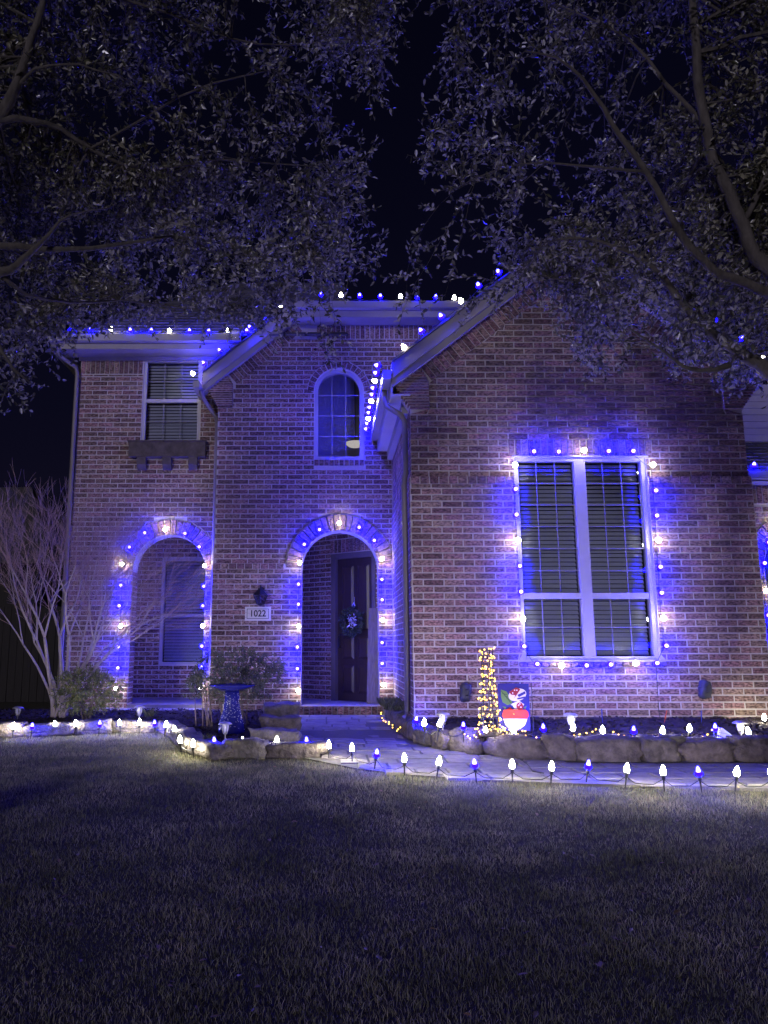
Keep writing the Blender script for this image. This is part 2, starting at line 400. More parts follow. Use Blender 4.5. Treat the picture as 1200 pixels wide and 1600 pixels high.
tag(fo, 'scattered dry oak leaves lying in the lawn grass', 'leaves', kind='stuff')

# ------------------------------------------------------------------ border stones
def boulder(lx, ly, lz, seed, sub=5, rnd=.55):
    bm = bmesh.new(); bmesh.ops.create_cube(bm, size=2)
    bmesh.ops.subdivide_edges(bm, edges=bm.edges[:], cuts=sub, use_grid_fill=True)
    for v in bm.verts:
        p = v.co.copy(); q = p.normalized()*1.25
        p = p.lerp(q, rnd*.6); d = noise.noise(p*1.1+Vector((seed*7.3, seed, 0)))*.26+abs(noise.noise(p*2.3+Vector((seed, 0, seed*3))))*.22-.06+noise.noise(p*5.1+Vector((seed, 0, 0)))*.05
        p = p*(1+d); v.co = Vector((p.x*lx/2, p.y*ly/2, p.z*lz/2))
    m = bpy.data.meshes.new('stone'); bm.to_mesh(m); bm.free(); m.materials.append(M['stone'])
    m.polygons.foreach_set('use_smooth', [True]*len(m.polygons)); return m
def along(path, s):
    for i in range(len(path)-1):
        d = (path[i+1]-path[i]).length
        if s <= d or i == len(path)-2: 
            t = s/d; return path[i].lerp(path[i+1], t), (path[i+1]-path[i]).normalized()
        s -= d
def plen(path): return sum((path[i+1]-path[i]).length for i in range(len(path)-1))
sb = thing('stone_border', (bed_path[5].x, bed_path[5].y, 0), 'rough stone edging curving round the raised bed under the big window', 'stone border')
s = 0; T = plen(bed_path); i = 0
lens = [.30, .34, .28, .40, .36, .30, .42, .34, .46, .30, .42, .60, .28, .62, .34, .5, .4, .5, .4, .5, .5, .4, .5]
while s < T-.1:
    l = lens[i % len(lens)]; p, d = along(bed_path, min(T-.01, s+l/2)); nrm = Vector((-d.y, d.x))
    if nrm.dot(Vector((.6, .8))) < 0: nrm = -nrm
    hgt = random.uniform(.19, .245); dp = random.uniform(.2, .27)
    place('stone', boulder(l*.99, dp, hgt, i+1, rnd=.85), (p.x+nrm.x*.09, p.y+nrm.y*.09, hgt*.40), sb, (random.uniform(-.06, .06), random.uniform(-.05, .05), math.atan2(d.y, d.x)+random.uniform(-.06, .06)))
    if i % 4 == 2:   # a small flat stone wedged on top of the joint
        place('stone', boulder(.2, .16, .07, i+50), (p.x+d.x*l*.5+nrm.x*.13, p.y+d.y*l*.5+nrm.y*.13, hgt*.82), sb, (0, 0, random.uniform(-.4, .4)))
    s += l; i += 1
sb2 = thing('stone_border', (left_edge[4].x, left_edge[4].y, 0), 'low flat stone edging between lawn and the bed of the bare tree', 'stone border')
s = 0; T = plen(left_edge); i = 0
while s < T-.05:
    l = random.choice([.34, .48, .56, .42]); p, d = along(left_edge, min(T-.01, s+l/2))
    hgt = random.uniform(.13, .18)
    place('stone', boulder(l*1.03, random.uniform(.2, .26), hgt, i+101, rnd=.35), (p.x-d.y*.08, p.y+d.x*.08, hgt*.33), sb2, (random.uniform(-.05, .05), random.uniform(-.04, .04), math.atan2(d.y, d.x)+random.uniform(-.07, .07)))
    s += l; i += 1
sp = thing('stone_steps', (-.66, 8.9, 0), 'chopped stone blocks piled beside the walkway near the porch arch', 'stone blocks')
for (px, py, Y, lx, ly, lz, sd_) in [(440, 1113, 10.4, .46, .42, .26, 201), (438, 1136, 9.5, .44, .40, .24, 202), (430, 1158, 8.7, .50, .36, .2, 203)]:
    p = at(px, py, Y); place('stone', boulder(lx, ly, max(lz, p.z+lz/2), sd_, rnd=.12), (p.x, p.y, (p.z+lz/2)/2-.02), sp, (0, .02, .06))

# ------------------------------------------------------------------ house
D1, D2, D3 = 9.0, 11.7, 12.0
house = thing('brick_house', (0, 11, 0), 'two storey brick house outlined in blue and white string lights', 'house')
C, BL, MJ = .0775, .242, .0115
joined = MB(); ind_count = 0; ind_mesh = {}
def brick_verts(ub0, ub1, ut0, ut1, zb, zt, dep, o, u, n):
    P = lambda a, z, d: o+u*a+Vector((0, 0, z))+n*d
    e = .003
    return [P(ub0, zb, -.01), P(ub1, zb, -.01), P(ut1, zt, -.01), P(ut0, zt, -.01),
            P(ub0+e, zb+e, dep), P(ub1-e, zb+e, dep), P(ut1-e, zt-e, dep), P(ut0+e, zt-e, dep)]
BF = [(4, 5, 6, 7), (0, 1, 5, 4), (1, 2, 6, 5), (2, 3, 7, 6), (3, 0, 4, 7)]
BFr = [tuple(reversed(f)) for f in BF]
def hole_span(h, z):
    if h[0] == 'rect':
        return (h[1], h[2]) if h[3] < z < h[4] else None
    _, uc, r, spr, zb = h
    if z < zb or z >= spr+r: return None
    if z <= spr: 
        return (uc-h[2], uc+h[2])
    d = math.sqrt(max(0, r*r-(z-spr)**2)); return (uc-d, uc+d)
def brick_wall(parent, o, u, n, left, right, z0, z1, holes=(), pick=None, proud=.005, off=0.0):
    global ind_count
    o = Vector(o); u = Vector(u); n = Vector(n)
    flip = u.cross(Vector((0, 0, 1))).dot(n) < 0
    kk = 0
    zz = z0
    while zz < z1-.02:
        zb, zt = zz+MJ/2, min(zz+C, z1)-MJ/2
        zz += C; kk += 1
        if zt-zb < .02: continue
        def iv(z):
            L = [(left(z), right(z))]
            for h in holes:
                sp_ = hole_span(h, z)
                if sp_ is None: continue
                out = []
                for a, b in L:
                    if sp_[0] >= b or sp_[1] <= a: out.append((a, b)); continue
                    if sp_[0] > a: out.append((a, sp_[0]))
                    if sp_[1] < b: out.append((sp_[1], b))
                L = out
            return [(a, b) for a, b in L if b-a > .02]
        ib, it = iv(zb), iv(zt)
        if len(ib) != len(it):
            q = min((ib, it), key=lambda L: sum(b-a for a, b in L)); ib = it = q
        for (a0, b0), (a1, b1) in zip(ib, it):
            x = math.floor((min(a0, a1)-off)/BL)*BL+off-(BL/2 if kk % 2 else 0)+random.uniform(-.006, .006)-BL
            while x < max(b0, b1):
                e0, e1 = x+MJ/2, x+BL-MJ/2
                q0, q1, r0, r1 = max(e0, a0), min(e1, b0), max(e0, a1), min(e1, b1)
                x += BL
                if q1-q0 < .025 and r1-r0 < .025: continue
                if q1 < q0: q0 = q1 = (q0+q1)/2
                if r1 < r0: r0 = r1 = (r0+r1)/2
                dep = proud+random.uniform(-.002, .0025)
                full = abs((q1-q0)-(BL-MJ)) < 1e-4 and abs((r1-r0)-(BL-MJ)) < 1e-4
                if full and pick and pick(x, (zb+zt)/2) and ind_count < 300:
                    ind_count += 1; key = (ind_count % 4, tuple(n))
                    if key not in ind_mesh:
                        b = MB(); hw, hh = (BL-MJ)/2, (C-MJ)/2
                        b.add(brick_verts(-hw, hw, -hw, hw, -hh, hh, proud+random.uniform(-.002, .0025), Vector((0, 0, 0)), u, n), BFr if flip else BF)
                        ind_mesh[key] = b.mesh('brick', M['brick'])
                    place('brick', ind_mesh[key], o+u*((q0+q1)/2)+Vector((0, 0, (zb+zt)/2)), parent)
                else:
                    joined.add(brick_verts(q0, q1, r0, r1, zb, zt, dep, o, u, n), BFr if flip else BF)
def small_brick(name, parent, pts2, o, u, n, proud=.009, mt='brick', ctr=True):
    # pts2: 4 corners (u, z) anticlockwise, each a piece of its own
    o = Vector(o); u = Vector(u); n = Vector(n)
    cu = sum(p[0] for p in pts2)/4; cz = sum(p[1] for p in pts2)/4
    b = MB(); sh = .94
    P = lambda a, z, d: u*(a-cu)+Vector((0, 0, z-cz))+n*d
    dep = proud+random.uniform(-.002, .003)
    v = [P(a, z, -.012) for a, z in pts2]+[P(cu+(a-cu)*sh, cz+(z-cz)*(1-(1-sh)*.4), dep) for a, z in pts2]
    b.add(v, BF if u.cross(Vector((0, 0, 1))).dot(n) > 0 else BFr)
    return place(name, b.mesh(name, M[mt]), o+u*cu+Vector((0, 0, cz)), parent)
def soldiers(parent, a, b, z0, z1, o, u, n, name='soldier_brick', pitch=C, slope=0, proud=.01, keep=None):
    k = max(1, round((b-a)/pitch)); p = (b-a)/k
    for i in range(k):
        x0, x1 = a+i*p+MJ/2, a+(i+1)*p-MJ/2; s0, s1 = slope*(x0-a), slope*(x1-a)
        if keep and not keep(x0, x1): continue
        small_brick(name, parent, [(x0, z0+s0), (x1, z0+s1), (x1, z1+s1), (x0, z1+s0)], o, u, n, proud)
def voussoirs(parent, uc, spr, r0, r1, o, u, n, ulo=-99, uhi=99, proud=.014):
    k = round(math.pi*(r0+.05)/.082)
    for i in range(k):
        a0 = math.pi*(i+.08)/k; a1 = math.pi*(i+.92)/k
        q = [(uc+r*math.cos(a), spr+r*math.sin(a)) for r, a in ((r0+.006, a0), (r1-.004, a0), (r1-.004, a1), (r0+.006, a1))]
        q = [(min(uhi, max(ulo, x)), z) for x, z in q]
        if max(x for x, z in q)-min(x for x, z in q) < .02: continue
        small_brick('arch_brick', parent, q, o, u, n, proud)
X1, Z1 = Vector((1, 0, 0)), Vector((0, 0, 1)); NF = Vector((0, -1, 0))
def arch_pts(uc, r, spr, n=20): return [(uc+r*math.cos(math.pi*i/n), spr+r*math.sin(math.pi*i/n)) for i in range(n+1)]

# --- right wing
RX0, RX1, RC = .98, 5.02, 3.0
_l1, SL1 = line(617.8, 602, 836, 437.5, D1)
def rake1(x): return _l1(RC-abs(x-RC))        # underside of the rake board on the wall
W1 = (2.22, 3.80, .88, 3.28)
LEDGE1 = 3.03
wm = MB()
wm.prism([(RX0, LEDGE1), (W1[0], LEDGE1), (W1[0], W1[3]), (W1[1], W1[3]), (W1[1], LEDGE1), (RX1, LEDGE1), (RX1, rake1(RX1)), (RC, rake1(RC)), (RX0, rake1(RX0))], D1, D1+.25)
wm.prism([(RX0-.02, 0), (RX1+.02, 0), (RX1+.02, LEDGE1-.0), (W1[1], LEDGE1), (W1[1], W1[2]), (W1[0], W1[2]), (W1[0], LEDGE1), (RX0-.02, LEDGE1)], D1-.03, D1+.2495)
wall1 = wm.build('front_wall', M['mortar'], house)
hw = [('rect', W1[0]-.005, W1[1]+.005, .7951, W1[3]), ('rect', W1[0]-.07, W1[1]+.09, W1[3]-.001, 3.4949), ('rect', W1[0]-.055, W1[1]+.055, .7951, W1[2]+.0)]
brick_wall(wall1, (0, D1-.03, 0), X1, NF, lambda z: RX0-.015, lambda z: RX1+.015, .02, LEDGE1-.085, hw, pick=lambda x, z: z > .18)
soldiers(wall1, RX0-.015, W1[0]-.01, LEDGE1-.085, LEDGE1+.0, (0, D1-.03, 0), X1, NF, 'header_brick', .118, proud=.016)
soldiers(wall1, W1[1]+.01, RX1+.015, LEDGE1-.085, LEDGE1+.0, (0, D1-.03, 0), X1, NF, 'header_brick', .118, proud=.016)
kz = lambda z: 1.0
def rl(z):  # inner edge of the slanted soldier course
    if z < 3.87: return RX0
    return max(RX0+.235, RC-(rake1(RC)-.285-z)/SL1)
def rr(z): return 2*RC-rl(z)
brick_wall(wall1, (0, D1, 0), X1, NF, rl, rr, LEDGE1, rake1(RC)-.36, hw, proud=.005, off=.1)
soldiers(wall1, W1[0]-.065, W1[1]+.085, W1[3]+.012, 3.492, (0, D1, 0), X1, NF)
# slanted soldier course below the rakes
for sgn in (-1, 1):
    Lr = (RC-RX0-.16)*math.sqrt(1+SL1**2); k = round(Lr/C); dirv = Vector((1, SL1)).normalized(); nv = Vector((dirv.y, -dirv.x))
    for i in range(k):
        x = RX0+.13
        b0 = Vector((x, rake1(x)))+dirv*(i*Lr/k+MJ/2); b1 = Vector((x, rake1(x)))+dirv*((i+1)*Lr/k-MJ/2)
        q = [b0+nv*.225, b1+nv*.225, b1+nv*.005, b0+nv*.005]
        if max(p.x for p in q) > RC-.01: continue
        q = [(p.x if sgn < 0 else 2*RC-p.x, p.y) for p in q]
        if sgn > 0: q = [q[1], q[0], q[3], q[2]]
        small_brick('soldier_brick', wall1, q, (0, D1, 0), X1, NF, .012)
    # corbelled tiles carrying the rake
    for i in range(17):
        z0 = 3.872+i*.0365; zt = z0+.030
        xo = max(RX0-.73*(z0-3.87), (zt-_l1(0))/SL1+.03); xi = RX0+.228
        if z0 > 4.21: xi = min(xi, RX0+.228-(z0-4.21)*.55)
        if xi-xo < .03: continue
        a, b = (xo, xi) if sgn < 0 else (2*RC-xi, 2*RC-xo)
        MB().box(a, b, D1-.037, D1+.05, z0+.004, zt).build('corbel_tile', M['brick'], wall1)
    cpts = [(RX0+.0, 3.895), (RX0+.225, 3.895), (RX0+.225, 4.21), (RX0+.10, rake1(RX0+.10)), (RX0-.18, rake1(RX0-.18))]
    if sgn > 0: cpts = [(2*RC-x, z) for x, z in cpts][::-1]
    MB().prism(cpts, D1-.031, D1+.2).build('corbel_core', M['mortar'], wall1)
# window sill bricks
k = 20; wpx = (W1[1]-W1[0]+.1)/k
for i in range(k):
    x = W1[0]-.05+i*wpx
    b = MB(); b.add([(x+.005, D1-.07, W1[2]-.083), (x+wpx-.005, D1-.07, W1[2]-.083), (x+wpx-.005, D1+.04, W1[2]-.06), (x+.005, D1+.04, W1[2]-.06),
                     (x+.005, D1-.07, W1[2]-.03), (x+wpx-.005, D1-.07, W1[2]-.03), (x+wpx-.005, D1+.04, W1[2]-.012), (x+.005, D1+.04, W1[2]-.012)],
                    [(0, 3, 2, 1), (4, 5, 6, 7), (0, 1, 5, 4), (1, 2, 6, 5), (2, 3, 7, 6), (3, 0, 4, 7)])
    b.build('sill_brick', M['brick'], wall1)

def window(x0, x1, z0, z1, Y, lights, parent, slats=None, frame=.05, arch=None, pane_y=.05, mull=None, fmat='white', name='window', gmat='grille'):
    """lights: list of (xa, xb, za, zb, cols, rows) sashes"""
    m = MB()
    if not arch:
        m.box(x0, x0+frame, Y, Y+.09, z0, z1); m.box(x1-frame, x1, Y, Y+.09, z0, z1)
        m.box(x0+frame, x1-frame, Y, Y+.09, z1-frame, z1); m.box(x0+frame, x1-frame, Y-.01, Y+.09, z0, z0+frame*.8)
    else:
        spr, r = arch; uc = (x0+x1)/2
        m.box(x0, x0+frame, Y, Y+.09, z0, spr); m.box(x1-frame, x1, Y, Y+.09, z0, spr); m.box(x0+frame, x1-frame, Y, Y+.09, z0, z0+frame)
        nn = 24
        for i in range(nn):
            a0, a1 = math.pi*i/nn, math.pi*(i+1)/nn
            m.prism([(uc+(r-frame)*math.cos(a0), spr+(r-frame)*math.sin(a0)), (uc+r*math.cos(a0), spr+r*math.sin(a0)), (uc+r*math.cos(a1), spr+r*math.sin(a1)), (uc+(r-frame)*math.cos(a1), spr+(r-frame)*math.sin(a1))], Y, Y+.09)
    win = m.build(name, M[fmat], parent)
    for (xa, xb, za, zb, cols, rows) in lights:
        pm = MB()
        if arch:
            pts = [(xa, za), (xb, za)]+[(uc+(r-frame)*math.cos(math.pi*i/16), spr+(r-frame)*math.sin(math.pi*i/16)) for i in range(17)]
            pm.prism(pts, Y+pane_y, Y+pane_y+.006)
        else: pm.box(xa, xb, Y+pane_y, Y+pane_y+.006, za, zb)
        pm.build('pane', M['glass'], win)
        for i in range(1, cols):
            x = xa+(xb-xa)*i/cols; zt = zb
            if arch: zt = spr+math.sqrt(max(0, (r-frame)**2-(x-uc)**2))
            MB().box(x-.0055, x+.0055, Y+pane_y-.008, Y+pane_y-.001, za, zt).build('muntin', M[gmat], win)
        for i in range(1, rows):
            z = za+(zb-za)*i/rows
            h = xa, xb
            if arch and z > spr:
                d = math.sqrt(max(0, (r-frame)**2-(z-spr)**2)); h = uc-d, uc+d
            MB().box(h[0], h[1], Y+pane_y-.009, Y+pane_y-.0005, z-.0055, z+.0055).build('muntin', M[gmat], win)
    if slats:
        for (xa, xb, za, zb, pitch, ang, key) in slats:
            k = int((zb-za)/pitch); hw = (xb-xa)/2
            b = MB(); dy, dz = .025*math.cos(ang), .025*math.sin(ang)
            b.add([(-hw, -dy, -dz), (hw, -dy, -dz), (hw, dy, dz), (-hw, dy, dz), (-hw, -dy, -dz+.003), (hw, -dy, -dz+.003), (hw, dy, dz+.003), (-hw, dy, dz+.003)],
                  [(0, 3, 2, 1), (4, 5, 6, 7), (0, 1, 5, 4), (1, 2, 6, 5), (2, 3, 7, 6), (3, 0, 4, 7)])
            me = b.mesh('blind_slat', M[key])
            for i in range(k):
                place('blind_slat', me, ((xa+xb)/2, Y+.115, za+(i+.5)*pitch), win, (random.uniform(-.05, .05), random.uniform(-.002, .002), 0))
    return win
xa, xm0, xm1, xb = W1[0]+.05, 2.945, 3.075, W1[1]-.06
zr0, zr1 = 1.58, 1.65
w1 = window(W1[0], W1[1], W1[2], W1[3], D1+.02, [(xa, xm0, W1[2]+.04, zr0, 3, 2), (xm1, xb, W1[2]+.04, zr0, 3, 2), (xa, xm0, zr1, W1[3]-.05, 3, 6), (xm1, xb, zr1, W1[3]-.05, 3, 6)], wall1,
            slats=[(xa+.01, xm0-.01, W1[2]+.05, W1[3]-.06, .052, 1.0, 'slat'), (xm1+.01, xb-.01, W1[2]+.05, W1[3]-.06, .052, 1.0, 'slat')])
MB().box(xm0, xm1, D1+.012, D1+.11, W1[2]+.04, W1[3]-.05).build('mullion', M['white'], w1)
MB().box(xa, xm0, D1+.025, D1+.08, zr0, zr1).box(xm1, xb, D1+.025, D1+.08, zr0, zr1).build('meeting_rail', M['white'], w1)
MB().box(W1[0]-.03, W1[1]+.03, D1-.02, D1+.02, W1[3]-.006, W1[3]+.012).build('lintel', M['white'], w1)
MB().box(xa-.2, xb+.2, D1+.24, D1+.26, W1[2]-.1, W1[3]+.1).build('dark_room', M['dark'], w1)

# rake boards, soffit and roof of the right wing
YF1 = 8.88
def rake_board(sgn, x_lo, z_lo, x_hi, slope, yf, ywall, ctr, parent, h1=.20, h2=.10):
    f = (lambda x: x) if sgn < 0 else (lambda x: 2*ctr-x)
    def strip(z_off0, z_off1, ya, yb, nm, mt):
        pts = [(f(x_lo), z_lo+z_off0), (f(x_hi), z_lo+slope*(x_hi-x_lo)+z_off0), (f(x_hi), z_lo+slope*(x_hi-x_lo)+z_off1), (f(x_lo), z_lo+z_off1)]
        if sgn > 0: pts = pts[::-1]
        return MB().prism(pts, ya, yb).build(nm, M[mt], parent)
    strip(-h1, 0, yf, yf+.03, 'rake_board', 'trim')
    strip(.0, .03, yf-.03, ywall+3.2, 'roof_edge', 'shingle')
    strip(-h1-h2, -h1-.001, yf+.022, yf+.05, 'rake_trim', 'trim')
    strip(-h1-h2, -.01, yf+.051, ywall+.1, 'soffit', 'trim')
_t1, _ = line(614, 565, 808.5, 425, YF1)
for sgn in (-1, 1): rake_board(sgn, .76, _t1(.76), RC, SL1, YF1, D1, RC, house, .20, .105)
# ridge-side roof planes sit under roof_edge; box gutter on the left eave
def gutter_y(x0, z, ya, yb, parent):
    prof = [(0, 0), (.085, 0), (.085, .1), (.075, .1), (.075, .012), (.01, .012), (.01, .085), (-.02, .085), (-.02, .10), (-.012, .10)]
    prof = [(x0+.085-a, z+b) for a, b in prof]
    m = MB(); m.box(x0, x0+.1, ya, yb, z, z+.115); return m.build('gutter', M['gutter'], parent)
gutter_y(.645, 4.21, YF1-.02, D2-.01, house)
MB().box(.75, RX0, YF1+.06, D2-.005, 4.035, 4.05).build('soffit', M['white'], house)
MB().box(.746, .765, YF1+.06, D2-.005, 4.05, 4.32).build('fascia', M['white'], house)
MB().box(.90, RX0-.004, D1+.26, D2-.004, 3.90, 4.034).build('frieze_board', M['trim'], house)
# left side wall of the right wing
wm = MB(); wm.box(RX0, RX0+.25, D1+.251, D2+.3, 0, 4.03); swall = wm.build('side_wall', M['mortar'], house)
MB().box(RX0-.019, RX0+.0, D1+.252, D2+.2, 0, LEDGE1).build('wall_base', M['mortar'], swall)
UY = Vector((0, 1, 0)); NL = Vector((-1, 0, 0))
brick_wall(swall, (RX0-.019, 0, 0), UY, NL, lambda z: D1-.02, lambda z: D2-.01, .02, LEDGE1, proud=.005, off=.05)
brick_wall(swall, (RX0, 0, 0), UY, NL, lambda z: D1+.01, lambda z: D2-.01, LEDGE1, 3.90, proud=.005, off=.05)
def spout(pts, parent, r=.036):
    m = MB(); m.tube(pts, r, 8); return m.build('downspout', M['spout'], parent, smooth=True)
spout([(.69, 9.30, 4.22), (.69, 9.30, 4.10), (.72, 9.28, 4.0), (.88, 9.18, 3.86), (.925, 9.14, 3.76), (.925, 9.12, 3.12), (.90, 9.10, 2.98), (.90, 9.10, .30), (.84, 9.05, .22)], house)

# --- middle bay
AW = (.148, .383, 5.014, 3.906)      # arched window: centre, radius, spring, bottom
PA = (.159, .582, 2.20)              # porch arch
MX0, MX1 = -1.765, RX0
EZ2 = 6.25
rake2, SL2 = line(327.7, 606.7, 439.5, 516.8, D2)
R20 = rake2(0)
def mid_left(z): return MX0 if z < 4.745 else max(MX0+.235, (z+.28-R20)/SL2)
LEDGE2 = 2.27
wm = MB()
xk = (EZ2-R20)/SL2
wm.prism([(MX0-.015, 0), (PA[0]-PA[1], 0)]+arch_pts(PA[0], PA[1], PA[2])[::-1]+[(PA[0]+PA[1], 0), (MX1, 0), (MX1, LEDGE2), (PA[0]+PA[1]-.0, LEDGE2)][:2]+
         [(MX1, 3.2), (MX0-.0, 3.2), (MX0, LEDGE2), (MX0-.015, LEDGE2)], D2-.02+.02, D2+.3)
wm.prism([(MX0, 3.2), (AW[0]-AW[1], 3.2), (AW[0]-AW[1], EZ2), (xk, EZ2), (MX0, rake2(MX0))], D2, D2+.3)
wm.prism([(AW[0]-AW[1], 3.2), (AW[0]+AW[1], 3.2), (AW[0]+AW[1], AW[3]), (AW[0]-AW[1], AW[3])], D2, D2+.3)
wm.prism([(AW[0]+AW[1], AW[2])]+arch_pts(AW[0], AW[1], AW[2])[1:-1]+[(AW[0]-AW[1], AW[2]), (AW[0]-AW[1], EZ2), (AW[0]+AW[1], EZ2)], D2, D2+.3)
wm.prism([(AW[0]+AW[1], 3.2), (MX1+2.2, 3.2), (MX1+2.2, EZ2), (AW[0]+AW[1], EZ2)], D2, D2+.3)
wall2 = wm.build('front_wall', M['mortar'], house)
# proud lower part
wm = MB(); wm.prism([(MX0-.015, 0), (PA[0]-PA[1], 0), (PA[0]-PA[1], PA[2]), (PA[0]-PA[1]-.01, PA[2]), (PA[0]-PA[1]-.26, LEDGE2), (MX0-.015, LEDGE2)], D2-.022, D2)
wm.build('wall_base', M['mortar'], wall2)
MB().prism([(PA[0]+PA[1], 0), (MX1-.02, 0), (MX1-.02, PA[2]), (PA[0]+PA[1], PA[2])], D2-.022, D2).build('wall_base', M['mortar'], wall2)
RG = .25
ph = ('arch', PA[0], PA[1]+RG+.005, PA[2], PA[2]-.001); ph0 = ('rect', PA[0]-PA[1], PA[0]+PA[1], -1, PA[2])
aw = ('arch', AW[0], AW[1]+.125, AW[2], AW[2]-.001); aw0 = ('rect', AW[0]-AW[1]-.012, AW[0]+AW[1]+.012, AW[3]-.10, AW[2])
brick_wall(wall2, (0, D2-.022, 0), X1, NF, lambda z: MX0-.015, lambda z: MX1-.03, .10, LEDGE2-.08, [ph0, ph], proud=.005)
soldiers(wall2, MX0-.015, PA[0]-PA[1]-RG-.02, LEDGE2-.08, LEDGE2, (0, D2-.022, 0), X1, NF, 'header_brick', .118, proud=.014)
brick_wall(wall2, (0, D2, 0), X1, NF, mid_left, lambda z: MX1-.01 if z < 3.95 else RX0+1.6, LEDGE2, 5.895, [ph, aw, aw0], proud=.005, off=.07)
voussoirs(wall2, PA[0], PA[2], PA[1], PA[1]+RG, (0, D2-.01, 0), X1, NF, ulo=MX0, uhi=MX1-.01, proud=.022)
voussoirs(wall2, AW[0], AW[2], AW[1]+.012, AW[1]+.12, (0, D2, 0), X1, NF)
soldiers(wall2, AW[0]-AW[1]-.01, AW[0]+AW[1]+.01, AW[3]-.095, AW[3]-.008, (0, D2, 0), X1, NF, 'sill_brick', .08, proud=.02)
soldiers(wall2, xk+.32, RX0+1.7, 5.90, 6.125, (0, D2, 0), X1, NF)
# rake soldier course + corbel tiles
dirv = Vector((1, SL2)).normalized(); nv = Vector((dirv.y, -dirv.x)); Lr = (xk+.30-(MX0+.14))*math.sqrt(1+SL2**2); k = round(Lr/C)
for i in range(k):
    x = MX0+.14; b0 = Vector((x, rake2(x)))+dirv*(i*Lr/k+MJ/2); b1 = Vector((x, rake2(x)))+dirv*((i+1)*Lr/k-MJ/2)
    q = [b0+nv*.225, b1+nv*.225, b1+nv*.005, b0+nv*.005]
    if max(p.y for p in q) > EZ2-.01: continue
    small_brick('soldier_brick', wall2, [(p.x, p.y) for p in q], (0, D2, 0), X1, NF, .012)
for i in range(17):
    z0 = 4.748+i*.0365; zt = z0+.030
    xo = max(MX0-.62*(z0-4.745), (zt-R20)/SL2+.03); xi = MX0+.228
    if z0 > rake2(MX0+.235)-.285: xi = min(xi, MX0+.228-(z0-rake2(MX0+.235)+.285)*.55)
    if xi-xo < .03: continue
    MB().box(xo, xi, D2-.037, D2+.05, z0+.004, zt).build('corbel_tile', M['brick'], wall2)
MB().prism([(MX0+.0, 4.77), (MX0+.225, 4.77), (MX0+.225, rake2(MX0+.235)-.285), (MX0+.10, rake2(MX0+.10)), (MX0-.17, rake2(MX0-.17))], D2-.031, D2+.2).build('corbel_core', M['mortar'], wall2)
YF2 = 11.57
_t2, _ = line(316.7, 583, 423, 501.7, YF2); xh = (6.40-_t2(0))/SL2
def rb2(z0, z1, ya, yb, nm, mt, xlo=-2.0):
    MB().prism([(xlo, _t2(xlo)+z0), (xh, _t2(xh)+z0), (xh, _t2(xh)+z1), (xlo, _t2(xlo)+z1)], ya, yb).build(nm, M[mt], house)
rb2(-.20, 0, YF2, YF2+.03, 'rake_board', 'trim'); rb2(0, .03, YF2-.03, D2+2, 'roof_edge', 'shingle')
rb2(-.305, -.201, YF2+.022, YF2+.05, 'rake_trim', 'trim'); rb2(-.305, -.01, YF2+.051, D2+.1, 'soffit', 'trim')
# horizontal eave of the middle bay
xe = xh-.02
MB().box(xe, 3.2, 11.28, 11.38, 6.245, 6.35).build('gutter', M['gutter'], house)
MB().box(xe, 3.2, 11.381, 11.405, 6.13, 6.37).build('fascia', M['trim'], house)
MB().box(xe, 3.2, 11.406, D2-.003, 6.13, 6.145).build('soffit', M['trim'], house)
window(AW[0]-AW[1], AW[0]+AW[1], AW[3], AW[2]+AW[1], D2+.03, [(AW[0]-AW[1]+.055, AW[0]+AW[1]-.055, AW[3]+.055, AW[2]+.30, 3, 4)], wall2, frame=.055, arch=(AW[2], AW[1]), gmat='white')
# stair hall seen through the arched window
rm = MB(); rm.box(-.6, 1.0, 12.7, 12.75, 3.3, 6.0); rm.box(-.65, -.6, D2+.31, 13.05, 3.3, 6.0); rm.box(1.0, 1.05, D2+.31, 13.05, 3.3, 6.0); rm.box(-.65, 1.05, D2+.31, 13.05, 6.0, 6.05); rm.box(-.65, 1.05, D2+.31, 13.05, 3.25, 3.3)
rm.build('stair_hall', M['room'], house)
M['pendant'] = emis('pendant_glow', (1, .88, .74), .20)
MB().lathe([(.02, -.05), (.10, -.035), (.15, .0), (.16, .03), (.02, .04)], (.42, 12.2, 4.28), 16).build('pendant_lamp', M['pendant'], house, smooth=True)
MB().tube([(.42, 12.2, 4.3), (.42, 12.2, 6.0)], .006, 5).build('pendant_rod', M['lampmetal'], house)

# --- left bay
LX0 = -4.075
UW = (-3.04, -2.10, 4.265, 5.68); LA = (-2.51, .568, 2.19); EZ3 = 5.80
wm = MB()
wm.prism([(LX0, 0), (LA[0]-LA[1], 0)]+arch_pts(LA[0], LA[1], LA[2])[::-1]+[(LA[0]+LA[1], 0), (MX0, 0), (MX0, 3.3), (LX0, 3.3)], D3, D3+.3)
wm.box(LX0, UW[0], D3, D3+.3, 3.3, EZ3+.2); wm.box(UW[1], MX0+.4, D3, D3+.3, 3.3, EZ3+.2)
wm.box(UW[0], UW[1], D3, D3+.3, 3.3, UW[2]); wm.box(UW[0], UW[1], D3, D3+.3, UW[3], EZ3+.2)
wall3 = wm.build('front_wall', M['mortar'], house)
lh = ('arch', LA[0], LA[1]+RG+.005, LA[2], LA[2]-.001); lh0 = ('rect', LA[0]-LA[1], LA[0]+LA[1], -1, LA[2])
uw0 = ('rect', UW[0]-.01, UW[1]+.01, UW[2]-.245, UW[3]+.1)
brick_wall(wall3, (0, D3, 0), X1, NF, lambda z: LX0+.005, lambda z: MX0-.0, .10, 5.41, [lh, lh0, uw0], proud=.005, off=.13)
soldiers(wall3, LX0+.005, UW[0]-.02, 5.42, 5.65, (0, D3, 0), X1, NF)
soldiers(wall3, UW[1]+.02, MX0+.2, 5.42, 5.65, (0, D3, 0), X1, NF)
